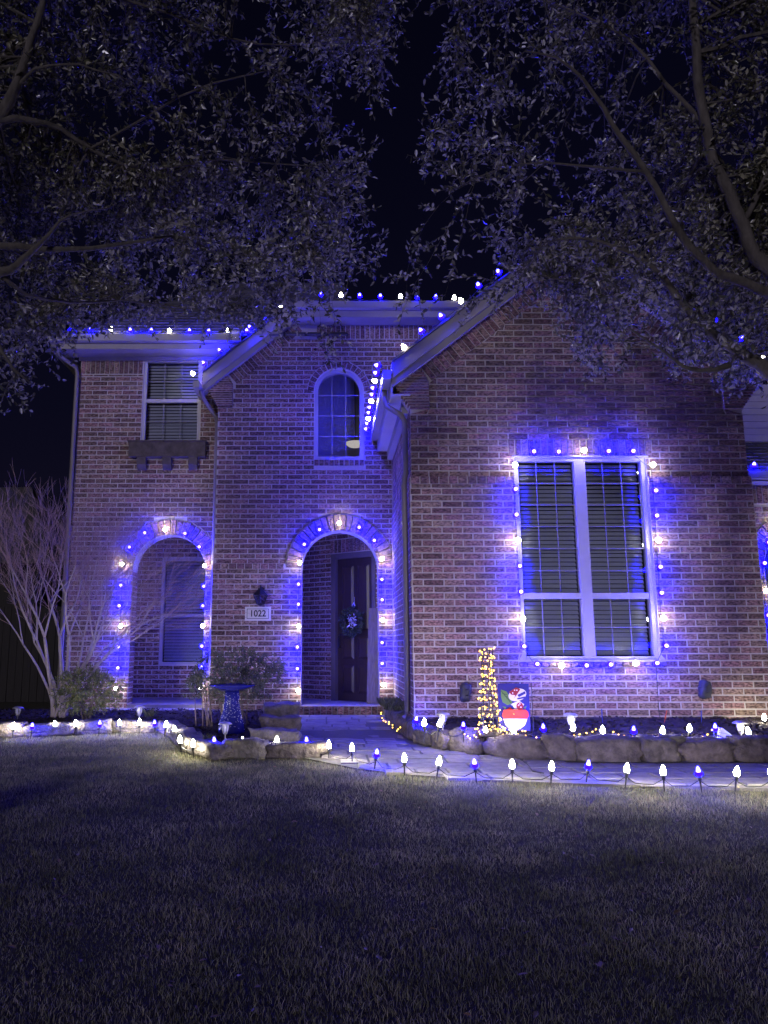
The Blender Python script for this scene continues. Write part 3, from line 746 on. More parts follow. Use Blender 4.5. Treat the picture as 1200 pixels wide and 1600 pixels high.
voussoirs(wall3, LA[0], LA[2], LA[1], LA[1]+RG, (0, D3, 0), X1, NF, uhi=MX0-.004, proud=.018)
# jamb bricks of the left arch
brick_wall(wall3, (LA[0]-LA[1], 0, 0), UY, Vector((1, 0, 0)), lambda z: D3+.01, lambda z: D3+.295, .17, LA[2], proud=.006)
zm = 4.97
w3 = window(UW[0], UW[1], UW[2], UW[3], D3+.02, [(UW[0]+.05, UW[1]-.05, UW[2]+.04, zm-.03, 3, 2), (UW[0]+.05, UW[1]-.05, zm+.03, UW[3]-.05, 3, 2)], wall3,
            slats=[(UW[0]+.06, UW[1]-.06, UW[2]+.05, UW[3]-.06, .052, 1.0, 'slat')])
MB().box(UW[0]+.05, UW[1]-.05, D3+.025, D3+.085, zm-.03, zm+.03).build('meeting_rail', M['white'], w3)
MB().box(UW[0]-.1, UW[1]+.1, D3+.22, D3+.24, UW[2]-.1, UW[3]+.1).build('dark_room', M['dark'], w3)
lm = MB().box(-3.20, -1.98, D3-.13, D3-.004, 4.00, 4.24); led = lm.build('window_ledge', M['ledge'], wall3)
MB().box(-3.22, -1.96, D3-.15, D3-.005, 4.241, 4.262).build('ledge_cap', M['ledge'], led)
for px in (220, 260, 300.7):
    x = at(px, 730, D3-.1).x
    MB().prism_uv([Vector((x-.07, D3-.004, 3.80)), Vector((x-.07, D3-.05, 3.82)), Vector((x-.07, D3-.10, 3.88)), Vector((x-.07, D3-.11, 3.998)), Vector((x-.07, D3-.004, 3.998))], Vector((.14, 0, 0))).build('bracket', M['ledge'], led)
# left eave
MB().box(-4.46, MX0+.35, 11.50, 11.60, 5.79, 5.90).build('gutter', M['gutter'], house)
MB().box(-4.44, MX0+.35, 11.601, 11.63, 5.69, 5.91).build('fascia', M['trim'], house)
MB().box(-4.44, MX0+.35, 11.631, D3-.003, 5.70, 5.715).build('soffit', M['trim'], house)
MB().box(LX0-.03, MX0+.35, D3-.04, D3-.004, 5.64, 5.698).build('frieze_board', M['trim'], house)
MB().box(-4.46, -4.43, 11.635, 15, 5.69, 5.91).build('fascia', M['trim'], house)
MB().box(LX0-.01, LX0+.24, D3+.301, 18, 0, 6.0).build('side_wall', M['mortar'], house)
spout([(-4.36, 11.58, 5.80), (-4.36, 11.6, 5.70), (-4.30, 11.72, 5.6), (-4.13, 11.92, 5.50), (-4.11, 11.95, 5.4), (-4.11, 11.95, .2), (-4.16, 11.86, .13)], house)
spout([(-2.02, 11.55, 5.02), (-2.02, 11.56, 4.95), (-1.97, 11.66, 4.85), (-1.83, 11.90, 4.66), (-1.815, 11.94, 4.55), (-1.815, 11.94, .2)], house, .032)
MB().box(-2.12, -2.02, 11.40, 13.5, 4.98, 5.09).build('gutter', M['gutter'], house)

# roofs: stepped courses
def shingles(a, b, c_, d_, rows, name='roof', parent=house):
    a, b, c_, d_ = map(Vector, (a, b, c_, d_)); m = MB()
    nrm = (b-a).cross(d_-a).normalized()
    if nrm.z < 0: nrm = -nrm
    for r in range(rows):
        t0, t1 = r/rows, (r+1.15)/rows
        p0, p1, p2, p3 = a.lerp(d_, t0), b.lerp(c_, t0), b.lerp(c_, min(1, t1)), a.lerp(d_, min(1, t1))
        wd = (p1-p0).length; k = max(1, int(wd/.32)); x = 0
        for i in range(k):
            u0, u1 = i/k+.004, (i+1)/k-.004; h = .016+random.uniform(0, .008)
            q = [p0.lerp(p1, u0), p0.lerp(p1, u1), p3.lerp(p2, u1), p3.lerp(p2, u0)]
            m.add([q[0]+nrm*h, q[1]+nrm*h, q[2]+nrm*.004, q[3]+nrm*.004, q[0]-nrm*.01, q[1]-nrm*.01], [(0, 1, 2, 3), (4, 5, 1, 0), (0, 3, 4), (1, 5, 2)])
    m.add([a-nrm*.012, b-nrm*.012, c_-nrm*.012, d_-nrm*.012], [(0, 1, 2, 3)])
    return m.build(name, M['shingle'], parent)
shingles((-4.46, 11.58, 5.91), (.3, 11.58, 5.91), (.3, 14.6, 8.3), (-1.9, 14.6, 8.3), 22)
shingles((xe, 11.36, 6.37), (3.2, 11.36, 6.37), (3.2, 15, 7.4), (xe, 15, 7.4), 14)

# --- low wing at the right with lap siding above
MB().box(4.75, 9, 10.2, 10.4, 0, 3.4).build('front_wall', M['mortar'], house)
wallR = [o for o in COL.objects if o.name.startswith('front_wall')][-1]
brick_wall(wallR, (0, 10.2, 0), X1, NF, lambda z: 5.0, lambda z: 8.95, .1, 2.92, [('arch', 6.36, .82, 2.05, 2.049), ('rect', 5.79, 6.93, -1, 2.05)], off=.03)
voussoirs(wallR, 6.36, 2.05, .57, .81, (0, 10.2, 0), X1, NF, proud=.018)
MB().prism([(5.79, .9), (6.93, .9)]+arch_pts(6.36, .57, 2.05), 10.165, 10.195).build('arched_window', M['dark'], house)
soldiers(wallR, 5.0, 8.95, 2.93, 3.175, (0, 10.2, 0), X1, NF)
MB().box(5.05, 9, 9.83, 9.93, 3.20, 3.30).build('gutter', M['gutter'], house)
MB().box(5.05, 9, 9.931, 10.19, 3.18, 3.20).build('soffit', M['trim'], house)
shingles((5.06, 9.92, 3.31), (9, 9.92, 3.31), (9, 11.3, 4.07), (5.06, 11.3, 4.07), 9)
MB().box(4.9, 9, 11.32, 11.5, 3.5, 5.0).build('upper_wall', M['siding'], house)
uwall = [o for o in COL.objects if o.name.startswith('upper_wall')][-1]
for i in range(8):
    z = 4.09+i*.105
    MB().add([(4.92, 11.29, z), (9, 11.29, z), (9, 11.315, z+.115), (4.92, 11.315, z+.115), (4.92, 11.318, z), (9, 11.318, z)], [(0, 1, 2, 3), (4, 5, 1, 0)]).build('siding_board', M['siding'], uwall)

# --- porch behind the two arches
MB().box(LX0+.02, MX1-.02, D2-.12, 15.2, .0, .105).build('porch_slab', M['concrete'], house)
MB().box(PA[0]-PA[1]-.05, PA[0]+PA[1]+.05, D2-.13, D2+.29, .106, .165).build('porch_step', M['concrete'], house)
soldiers(house, PA[0]-PA[1]-.04, PA[0]+PA[1]+.04, .045, .16, (0, D2-.131, 0), X1, NF, 'step_brick', .085, proud=.012)
MB().box(LX0+.1, MX1-.03, D2+.301, 15.2, .106, .155).build('porch_floor', M['concrete'], house)
MB().box(LX0+.1, MX1-.03, D2+.31, 15.2, 3.0, 3.1).build('porch_ceiling', M['trim'], house)
YB = 13.4
NWX0, NWX1, NWZ0, NWZ1 = -2.93, -2.0, .72, 2.55
wm = MB(); wm.box(LX0+.2, NWX0, YB, YB+.2, .15, 3.0); wm.box(NWX1, -.70, YB, YB+.2, .15, 3.0); wm.box(NWX0, NWX1, YB, YB+.2, .15, NWZ0); wm.box(NWX0, NWX1, YB, YB+.2, NWZ1, 3.0)
wallB = wm.build('porch_wall', M['mortar'], house)
brick_wall(wallB, (0, YB, 0), X1, NF, lambda z: -3.9, lambda z: -.72, .16, 2.98, [('rect', NWX0, NWX1, NWZ0, NWZ1)], off=.11)
zm = 1.55
wB = window(NWX0, NWX1, NWZ0, NWZ1, YB+.02, [(NWX0+.05, NWX1-.05, NWZ0+.04, zm-.025, 1, 1), (NWX0+.05, NWX1-.05, zm+.025, NWZ1-.05, 1, 1)], wallB, slats=[(NWX0+.06, NWX1-.06, NWZ0+.05, NWZ1-.06, .052, .9, 'slat')])
MB().box(NWX0+.05, NWX1-.05, YB+.025, YB+.085, zm-.025, zm+.025).build('meeting_rail', M['white'], wB)
MB().box(NWX0-.1, NWX1+.1, YB+.21, YB+.23, NWZ0-.1, NWZ1+.1).build('dark_room', M['dark'], wB)
# angled entrance wall
PAa = Vector((-.74, 13.5, 0)); PBb = Vector((.95, 12.12, 0)); ud = (PBb-PAa).normalized(); nd = Vector((ud.y, -ud.x, 0)); LD = (PBb-PAa).length
if nd.y > 0: nd = -nd
def dq(u, z, d=0): return PAa+ud*u+Vector((0, 0, z))+nd*d
def u_of(px):   # where the sight line of a measured column meets that wall
    d = ray(px, 1000); den = d.x*ud.y-d.y*ud.x
    return (PAa.y*d.x-PAa.x*d.y)/(d.y*ud.x-d.x*ud.y)
uL, uR = u_of(518), u_of(588)
DT = 2.50
def dbox(m, u0, u1, z0, z1, d0, d1): return m.prism_uv([dq(u0, z0, d1), dq(u1, z0, d1), dq(u1, z1, d1), dq(u0, z1, d1)], nd*(d0-d1))
wm = MB(); dbox(wm, -.3, uL, .15, 3.0, -.2, 0); dbox(wm, uR, LD+.3, .15, 3.0, -.2, 0); dbox(wm, uL, uR, DT+.05, 3.0, -.2, 0)
wallD = wm.build('entrance_wall', M['mortar'], house)
brick_wall(wallD, PAa, ud, nd, lambda z: -.05, lambda z: LD-.02, .16, 2.98, [('rect', uL, uR, 0, DT+.30)], off=.02)
soldiers(wallD, uL-.02, uR+.03, DT+.065, DT+.285, PAa, ud, nd)
dm = MB(); dbox(dm, uL, uL+.09, .155, DT+.05, -.1, .015); dbox(dm, uR-.07, uR, .155, DT+.05, -.1, .015); dbox(dm, uL+.09, uR-.07, DT-.04, DT+.05, -.1, .015)
fr = dm.build('door_frame', M['doorframe'], wallD)
d0, d1 = uL+.09, uR-.07
dm = MB(); dbox(dm, d0, d1, .16, DT-.04, -.11, -.055); door = dm.build('door', M['door'], house)
for (za, zb_) in [(.28, .72), (.82, 1.18), (1.28, 2.34)]:
    for (ua, ub) in [(d0+.10, (d0+d1)/2-.04), ((d0+d1)/2+.04, d1-.10)]:
        dm = MB(); f = .02
        dm.add([dq(ua, za, -.055), dq(ub, za, -.055), dq(ub, zb_, -.055), dq(ua, zb_, -.055), dq(ua+f*2, za+f*2, -.035), dq(ub-f*2, za+f*2, -.035), dq(ub-f*2, zb_-f*2, -.035), dq(ua+f*2, zb_-f*2, -.035)],
               [(4, 5, 6, 7), (0, 1, 5, 4), (1, 2, 6, 5), (2, 3, 7, 6), (3, 0, 4, 7)])
        dm.build('door_panel', M['door'], door)
hm = MB(); hm.tube([dq(d0+.06, 1.0, -.055), dq(d0+.06, 1.02, .0), dq(d0+.06, 1.2, .0), dq(d0+.06, 1.22, -.055)], .012, 6); hm.build('door_handle', M['lampmetal'], door)
# wreath and hanger
wc = dq((d0+d1)/2+.0, 1.42, .02); wr = thing('wreath', wc, 'round leafy wreath with silver ribbon hanging on the dark front door', 'wreath')
ring = MB(); ring.tube([wc+(ud*math.cos(a)+Z1*math.sin(a))*.18 for a in np.linspace(0, 6.283, 25)], .02, 6, False); ring.build('ring', M['stem'], wr)
LV = []
def leaf_quad(p, d, nrm, l, w_):
    s_ = d.cross(nrm).normalized(); up_ = nrm*(w_*.35)
    return [p, p+d*l, p+d*l*.33+s_*w_*.5+up_, p+d*l*.70+s_*w_*.42+up_, p+d*l*.33-s_*w_*.5+up_, p+d*l*.70-s_*w_*.42+up_]
LF = [(0, 1, 3, 2), (0, 4, 5, 1)]
def rv(): 
    v = Vector((random.gauss(0, 1), random.gauss(0, 1), random.gauss(0, 1))); return v.normalized()
for i in range(420):
    a = random.uniform(0, 6.283); rad_ = ud*math.cos(a)+Z1*math.sin(a); p = wc+rad_*random.uniform(.14, .235)+nd*random.uniform(0, .03)
    LV.append(leaf_quad(p, (rad_*random.uniform(-.6, 1)+rv()*.8+nd*.5).normalized(), (nd+rv()*.5).normalized(), random.uniform(.04, .07), .025))
o = bpy.data.objects.new('foliage', np_mesh('foliage', np.array(LV), LF, M['wreath'])); COL.objects.link(o); adopt(o, wr); tag(o, kind='stuff')
LV = []
for i in range(60):
    p = wc+(ud*random.uniform(-.07, .07)+Z1*random.uniform(-.09, .10))+nd*random.uniform(.02, .05)
    LV.append(leaf_quad(p, rv(), (nd+rv()*.4).normalized(), random.uniform(.03, .06), .022))
o = bpy.data.objects.new('ribbon', np_mesh('ribbon', np.array(LV), LF, M['silver'])); COL.objects.link(o); adopt(o, wr)
hz = dq((d0+d1)/2, 1.66, -.02); MB().tube([hz, hz+Z1*.16], .004, 5).lathe([(.003, .05), (.022, .02), (.03, 0), (.022, -.025), (.004, -.04)], hz+Z1*.02+nd*.02, 8).build('hanger', M['silver'], wr)
# leaning porch board
bm_ = MB()
p0, p1 = Vector((.585, 12.17, .157)), Vector((.80, 12.03, .157))
q0, q1 = Vector((.64, 12.33, 1.62)), Vector((.86, 12.15, 1.62))
bm_.prism_uv([p0, p1, q1, q0], Vector((-.015, -.02, .004)))
pb = bm_.build('porch_board', M['wood'])
tag(pb, 'tall pale wooden board leaning beside the front door', 'board')

# house number plaque
sg = at(403, 959, D2-.04); plq = thing('house_number_sign', sg, 'framed cream plaque reading 1022 on the brick between the arches', 'sign')
MB().box(sg.x-.195, sg.x+.195, D2-.05, D2-.028, sg.z-.105, sg.z+.105).build('frame', M['signface'], plq)
MB().box(sg.x-.165, sg.x+.165, D2-.0525, D2-.0505, sg.z-.075, sg.z+.075).build('border_line', M['ink'], plq)
MB().box(sg.x-.158, sg.x+.158, D2-.0545, D2-.053, sg.z-.068, sg.z+.068).build('face', M['signface'], plq)
cu = bpy.data.curves.new('number', 'FONT'); cu.body = '1022'; cu.size = .135; cu.align_x = 'CENTER'; cu.align_y = 'CENTER'; cu.extrude = .001; cu.offset = .0025
to = bpy.data.objects.new('number_tmp', cu); COL.objects.link(to)
dg = bpy.context.evaluated_depsgraph_get(); me = bpy.data.meshes.new_from_object(to.evaluated_get(dg)); bpy.data.objects.remove(to)
me.materials.clear(); me.materials.append(M['ink']); me.name = 'number'
place('number', me, (sg.x, D2-.0565, sg.z), plq, (R(90), 0, 0), (.92, 1, 1))
MB().box(sg.x+.135, sg.x+.140, D2-.057, D2-.055, sg.z+.035, sg.z+.048).build('tick_mark', M['ink'], plq)

# wall lantern
lc = at(407, 932, D2-.16); lan = thing('wall_lantern', lc, 'unlit dark metal wall lantern above the house number plaque', 'lantern')
def hexring(r, z, c_=lc, n=6): return [Vector((c_.x+r*math.cos(math.pi/6+i*math.pi/3), c_.y+r*math.sin(math.pi/6+i*math.pi/3), c_.z+z)) for i in range(n)]
rT, rB, zT, zB = .115, .06, .02, -.115
for i in range(6):
    a, b, c2, d2 = hexring(rB, zB)[i], hexring(rB, zB)[(i+1) % 6], hexring(rT, zT)[(i+1) % 6], hexring(rT, zT)[i]
    MB().prism_uv([a.lerp(b, .06), b.lerp(a, .06), c2.lerp(d2, .06), d2.lerp(c2, .06)], (lc-(a+c2)/2).normalized()*.003).build('lantern_pane', M['lampglass'], lan)
fm = MB()
for i in range(6): fm.tube([hexring(rB, zB)[i], hexring(rT, zT)[i]], .006, 5)
k = len(fm.v); fm.v += [tuple(v) for v in hexring(rT+.012, zT)]+[tuple(v) for v in hexring(.045, zT+.085)]+[tuple(v) for v in hexring(.012, zT+.105)]
for r_ in range(2):
    for i in range(6): fm.f.append((k+r_*6+i, k+r_*6+(i+1) % 6, k+(r_+1)*6+(i+1) % 6, k+(r_+1)*6+i))
fm.f.append(tuple(k+12+i for i in range(6)))
fm.lathe([(.005, zB-.03), (.03, zB-.02), (rB+.006, zB)], lc, 6)
fm.tube([lc+Vector((0, 0, zT+.1)), lc+Vector((0, .02, zT+.15)), lc+Vector((0, .1, zT+.13)), Vector((lc.x, D2-.025, lc.z+.06))], .009, 6)
fm.build('lantern_frame', M['lampmetal'], lan)
MB().lathe([(.05, -.02), (.05, 0), (.02, .01)], Vector((lc.x, lc.y+.0, lc.z+zB+.01)), 8).build('candle_base', M['lampmetal'], lan)
MB().lathe([(.013, 0), (.013, .085), (.004, .1)], lc+Vector((0, 0, zB+.01)), 8).build('candle', M['white'], lan)
MB().box(lc.x-.05, lc.x+.05, D2-.04, D2-.018, lc.z-.02, lc.z+.14).build('back_plate', M['lampmetal'], lan)

# ------------------------------------------------------------------ string lights
def bulb_mesh(r, h, m, n=8, name='bulb'):
    return MB().lathe([(r*.62, 0), (r*.95, h*.18), (r, h*.34), (r*.78, h*.62), (r*.40, h*.88), (r*.08, h)], (0, 0, 0), n).mesh(name, m, True)
def blue_mesh(r, h, halo, n=9):  # wide blue ring and pale tip build halo and glare into the bulb
    m = MB().lathe([(r*.7, 0), (r*1.2, h*.16), (r*1.25, h*.34), (r*.74, h*.44)], (0, 0, 0), n); k = len(m.f)
    m.lathe([(r*.74, h*.44), (r*.70, h*.60), (r*.45, h*.86), (r*.1, h)], (0, 0, 0), n)
    me = m.mesh('bulb', halo, True); me.materials.append(M['b_hot'])
    for i, p in enumerate(me.polygons): p.material_index = 1 if i >= k else 0
    return me
BW, BB = bulb_mesh(.031, .07, M['w_string']), blue_mesh(.029, .068, M['b_string'])
SOCK = MB().lathe([(.013, -.03), (.015, -.028), (.015, .004), (.013, .006)], (0, 0, 0), 7).mesh('socket', M['wire'])
def aim(d): return Vector(d).normalized().to_track_quat('Z', 'Y')
def string(pts, loc, label, dirf, cord=True, sag=.012, extra=()):
    """pts: list of (Vector, 'w'|'b')"""
    t = thing('string_lights', loc, label, 'string lights')
    for p, k_ in pts:
        d = Vector(dirf(p) if callable(dirf) else dirf).normalized(); d = (d+rv()*.10).normalized()
        b = place('bulb', BW if k_ == 'w' else BB, p, t, aim(d))
        place('socket', SOCK, p, t, aim(d))
    if cord:
        m = MB(); q = []
        P = [p for p, _ in pts]
        for i in range(len(P)-1):
            for f in (0, .33, .66):
                z = P[i].lerp(P[i+1], f); q.append(z+Vector((0, .03, -sag*(1 if f else .4)*random.uniform(1, 3))))
        q.append(P[-1]+Vector((0, .018, -.01))); m.tube(q, .0035, 4); m.build('cord', M['wire'], t)
    return t
def facade(L, Y): return [(at(px, py, Y), k_) for px, py, k_ in L]
arch_l = [(181.8, 1075.6, 'w'), (184.8, 1043.5, 'b'), (185.7, 1010.8, 'b'), (189, 978, 'w'), (187, 946.6, 'b'), (189.6, 914.5, 'b'), (191, 882, 'w'), (203, 855, 'b'), (227, 833, 'b'), (258.6, 827.5, 'w'), (289.5, 834, 'b'), (311.7, 855, 'b'), (320, 884.5, 'w'), (319, 916, 'b'), (317.7, 947, 'b'), (317, 978, 'w'), (316, 1010, 'b'), (315, 1042, 'b'), (314, 1075, 'w')]
string(facade(arch_l, D3-.085), (-2.51, D3-.05, .2), 'blue and white bulbs round the arch behind the bare tree', (0, -1, .05))
arch_m = [(465.7, 1078.5, 'w'), (464.5, 1044.6, 'b'), (465, 1011, 'b'), (466.9, 978.6, 'w'), (466.3, 944.7, 'b'), (466.3, 912.9, 'b'), (468, 879.6, 'w'), (475.6, 850.8, 'b'), (499.6, 828, 'b'), (530, 817.5, 'w'), (560.8, 824.7, 'b'), (584.8, 844.8, 'b'), (596.8, 873.6, 'w'), (596.2, 905.7, 'b'), (596.8, 937.5, 'b'), (597.4, 969, 'w'), (596.8, 1004, 'b'), (596.8, 1036.5, 'b'), (598.6, 1069.8, 'w')]
string(facade(arch_m, D2-.105), (.16, D2-.07, .2), 'blue and white bulbs round the porch arch of the front door', (0, -1, .05))
win_r = [(803.8, 726.9, 'w'), (804, 765, 'b'), (805.6, 805, 'b'), (809, 844.5, 'w'), (811, 884.7, 'b'), (813, 925, 'b'), (815.9, 967.5, 'w'), (818, 1009.5, 'b'), (838.4, 1037.4, 'b'), (876.3, 1040, 'w'), (914.5, 1039.7, 'b'), (952, 1038, 'b'), (992, 1035.9, 'w'), (1025, 1036, 'b'), (1039, 1008.5, 'b'), (1035, 966, 'w'), (1032, 926.5, 'b'), (1029.6, 885.7, 'b'), (1027.5, 844.7, 'w'), (1024.4, 806.3, 'b'), (1022.4, 766.8, 'b'), (1019, 727, 'w'), (987.8, 705.9, 'b'), (948.8, 705.9, 'b'), (911.7, 704, 'w'), (871.5, 706.4, 'b'), (833, 706, 'b')]
tw = string([(at(a, b, D1-.105 if not 1030 < b < 1045 else D1-.13), k_) for a, b, k_ in win_r], (3.0, D1-.08, .8), 'blue and white bulbs framing the big double window', (.1, -1, 0))
m = MB(); p = at(1025, 1036, D1-.09); m.tube([p, at(1027, 1070, D1-.06), at(1029, 1110, D1-.05), at(1031, 1120, D1-.3)], .004, 4); m.build('cord', M['wire'], tw)
eave_l = [(110, 517, 'b'), (142, 518, 'b'), (174, 517, 'w'), (204, 519, 'b'), (236, 519, 'b'), (265, 520, 'w'), (296, 520, 'b'), (326, 520, 'b'), (357, 519, 'w'), (386, 520, 'b')]
string([(at(a, b, 11.52), k_) for a, b, k_ in eave_l], (-3, 11.5, 5.9), 'blue and white bulbs along the gutter above the upstairs shuttered window', (0, -.35, 1))
rake_m = [(303, 583, 'w'), (320, 567, 'b'), (345, 547, 'b'), (370, 527, 'w'), (392, 511, 'b'), (414, 495, 'b'), (440, 477, 'w')]
string([(at(a, b+3, YF2-.03), k_) for a, b, k_ in rake_m], (-1.9, YF2, 5.2), 'short run of bulbs climbing the sloping gable edge of the middle bay', (-.5, -.35, .7))
eave_m = [(502, 463, 'b'), (533, 464, 'w'), (562, 465, 'b'), (594, 466, 'b'), (626, 466, 'w'), (652, 467, 'b'), (681, 467, 'b'), (710, 468, 'w')]
string([(at(a, b, 11.3), k_) for a, b, k_ in eave_m], (.8, 11.3, 6.4), 'blue and white bulbs along the gutter above the arched stair window', (0, -.35, 1))
rake_r = [(633, 545, 'w'), (660, 520, 'b'), (691, 497, 'b'), (722, 473, 'w'), (749, 449, 'b'), (781, 428, 'b')]
string([(at(a, b, YF1-.02), k_) for a, b, k_ in rake_r], (.8, YF1, 4.2), 'blue and white bulbs climbing the gable over the big double window', (-.5, -.45, .7))
rake_rr = [(1190, 562, 'w'), (1155, 532, 'b'), (1118, 501, 'b')]
string([(at(a, b, YF1-.02), k_) for a, b, k_ in rake_rr], (5, YF1, 4.3), 'bulbs on the gable edge half hidden by the oak limb', (.5, -.45, .7))
side = [(Vector((.60, 8.75+i*(11.5-8.75)/10, 4.335)), 'w' if i % 3 == 2 else 'b') for i in range(11)]
string(side, (.6, YF1, 4.1), 'tight row of bulbs along the side gutter beside the arched stair window', (-1, -.25, .25))
low_r = [(1178, 730, 'b'), (1215, 730, 'b'), (1250, 731, 'w')]
string([(at(a, b, 9.84), k_) for a, b, k_ in low_r], (5.4, 9.84, 3.3), 'blue bulbs on the low gutter past the gable corner', (0, -.4, 1))
arch_r = [(1203, 997, 'b'), (1199, 962, 'b'), (1196, 924, 'w'), (1193, 880, 'b'), (1199, 848, 'b'), (1215, 824, 'w')]
string([(at(a, b, 10.14), k_) for a, b, k_ in arch_r], (5.9, 10.1, .9), 'bulbs round the arched window past the corner of the gable wing', (0, -1, .05))

# ------------------------------------------------------------------ stake lights
SW, SBm = bulb_mesh(.0215, .074, M['w_stake'], 10), blue_mesh(.0215, .074, M['b_stake'], 10)
def stake_mesh(h):
    return MB().lathe([(.003, -h), (.006, -h*.6), (.007, -.035), (.014, -.03), (.015, .003), (.012, .006)], (0, 0, 0), 7).mesh('stake', M['black'])
stk = {}
def stake(p, kind, ground, label, group):
    h = round(max(.05, p.z-.035-ground), 2); key = h
    if key not in stk: stk[key] = stake_mesh(h+.03)
    b = Vector((p.x, p.y, p.z-.034))
    t = thing('stake_light', (b.x, b.y, ground), label, 'stake light', group)
    tl = (random.uniform(-.15, .15), random.uniform(-.2, .2), random.uniform(0, 6))
    place('stake', stk[key], b, t, tl); place('bulb', SW if kind == 'w' else SBm, b, t, tl)
    return b
def zsolve(px, py, zf, h):
    z = .1
    for _ in range(8):
        p = onz(px, py, z+h); z = zf(p.x, p.y)
    return onz(px, py, z+h), z
CN = {'w': 'white', 'b': 'blue'}
def row(L, zf, h, where, group, Y=None):
    out = []
    for px, py, k_, *wh in L:
        if Y: p = at(px, py, Y); z = zf(p.x, p.y)
        else: p, z = zsolve(px, py, zf, h)
        out.append(stake(p, k_, z, 'glowing %s bulb on a black stake %s' % (CN[k_], wh[0] if wh else where), group))
    return out
flat = lambda x, y: -.02
r1 = row([(21, 1134, 'w'), (50, 1135, 'b'), (87, 1131, 'w', 'before the trunk of the bare tree'), (119, 1130, 'w'), (155.6, 1131, 'b'), (187.6, 1129, 'w'), (218, 1128, 'w', 'under the path light by the bare tree arch'), (242, 1130, 'b'), (259, 1132, 'w'), (273.6, 1139, 'w'), (282, 1155, 'w'), (302, 1161.6, 'w'), (335.6, 1158, 'b', 'before the path light and birdbath'), (380, 1158, 'w'), (432, 1156, 'w', 'before the piled stone blocks')],
         flat, .14, 'along the low flat stone edging of the lawn', 'stake lights by the low stone edging')
r2 = row([(479.6, 1158, 'b', 'where low stone edging meets the walkway'), (513.6, 1163.6, 'w'), (550, 1168, 'w'), (587.6, 1177, 'b'), (631.6, 1184, 'w'), (685, 1189, 'w'), (742, 1193, 'b'), (800, 1194, 'w'), (861.4, 1196.7, 'w'), (918, 1195, 'b'), (978.4, 1200, 'w'), (1036, 1204, 'w'), (1092, 1205.5, 'b'), (1150, 1205.5, 'w'), (1206, 1206, 'w')],
         flat, .14, 'between the lawn and the paved walkway', 'stake lights between lawn and walkway')
r3 = row([(662.8, 1128.8, 'w'), (686, 1130, 'w'), (723.8, 1134.5, 'b'), (758, 1141, 'w', 'at the foot of the fairy light pillar'), (803, 1141, 'w', 'right in front of the garden flag'), (848.8, 1137, 'b'), (894.6, 1136.7, 'w', 'touching the path light below the big window'), (941.3, 1140, 'w'), (989.7, 1140.6, 'b'), (1034.8, 1140.6, 'w'), (1076.7, 1137.8, 'w'), (1117.5, 1136.7, 'b', 'beside the pale wedge block'), (1170, 1142, 'w', 'between the last path light and the stones')],
         zr, .12, 'in the raised bed under the big window', 'stake lights in the raised bed', Y=7.75)
row([(650, 1125, 'b')], zr, .12, 'beside the downspout foot', 'stake lights in the raised bed', Y=8.75)
row([(1194, 1120.5, 'w')], zr, .12, 'against the brick behind the white wedge', 'stake lights in the raised bed', Y=8.6)
def cord(P, name, label, dz, gz):
    m = MB(); q = []
    for i in range(len(P)-1):
        for f in (0, .25, .5, .75):
            z = P[i].lerp(P[i+1], f); zz = P[i].z-.03 if f == 0 else max(gz+.012, z.z-.03-dz*math.sin(f*math.pi))
            q.append(Vector((z.x+random.uniform(-.01, .01), z.y+.012+random.uniform(-.02, .02)*(f > 0), zz)))
    q.append(P[-1]+Vector((0, .012, -.03))); m.tube(q, .0035, 4); tag(m.build(name, M['wire']), label, 'cord')
cord(r1, 'extension_lead', 'dark cord joining the stake lights by the low stone edging', .05, .03)
cord(r2, 'extension_lead', 'dark cord joining the stake lights along the walkway', .06, .0)
cord(r3, 'extension_lead', 'dark cord joining the stake lights in the raised bed', .05, .14)
m = MB(); a = onz(811, 1185, .01); b = onz(832, 1205, .01); m.tube([a, a.lerp(b, .5)+Vector((.02, 0, 0)), b, onz(850, 1208, .01)], .004, 4); tag(m.build('extension_lead', M['wire']), 'dark lead crossing the pavers from the bed to the walkway lights', 'cord')

# ------------------------------------------------------------------ warm mini lights
MINI = MB().lathe([(.003, -.004), (.0062, .002), (.005, .008), (.001, .012)], (0, 0, 0), 5).mesh('mini_bulb', M['mini'])
def mini_string(P, loc, label, cordpts=None, name='mini_lights', cat='string lights'):
    t = thing(name, loc, label, cat)
    for p in P: place('mini_bulb', MINI, p, t, aim(rv()))
    m = MB(); m.tube(cordpts or [p+Vector((0, .004, -.006)) for p in P], .002, 3); m.build('cord', M['wire'], t)
    return t
mini_string([onz(px, py, .07)+Vector((random.uniform(-.02, .02), random.uniform(-.05, .05), random.uniform(-.02, .03))) for px, py in [(592, 1111), (594, 1115), (596, 1118), (598, 1121), (600, 1124), (602, 1126), (604, 1128), (606, 1131), (609, 1133), (612, 1135), (615, 1137), (618, 1139), (621, 1141), (623, 1140)]],
            (.75, 10.3, .05), 'warm fairy lights edging the ground plant by the porch')
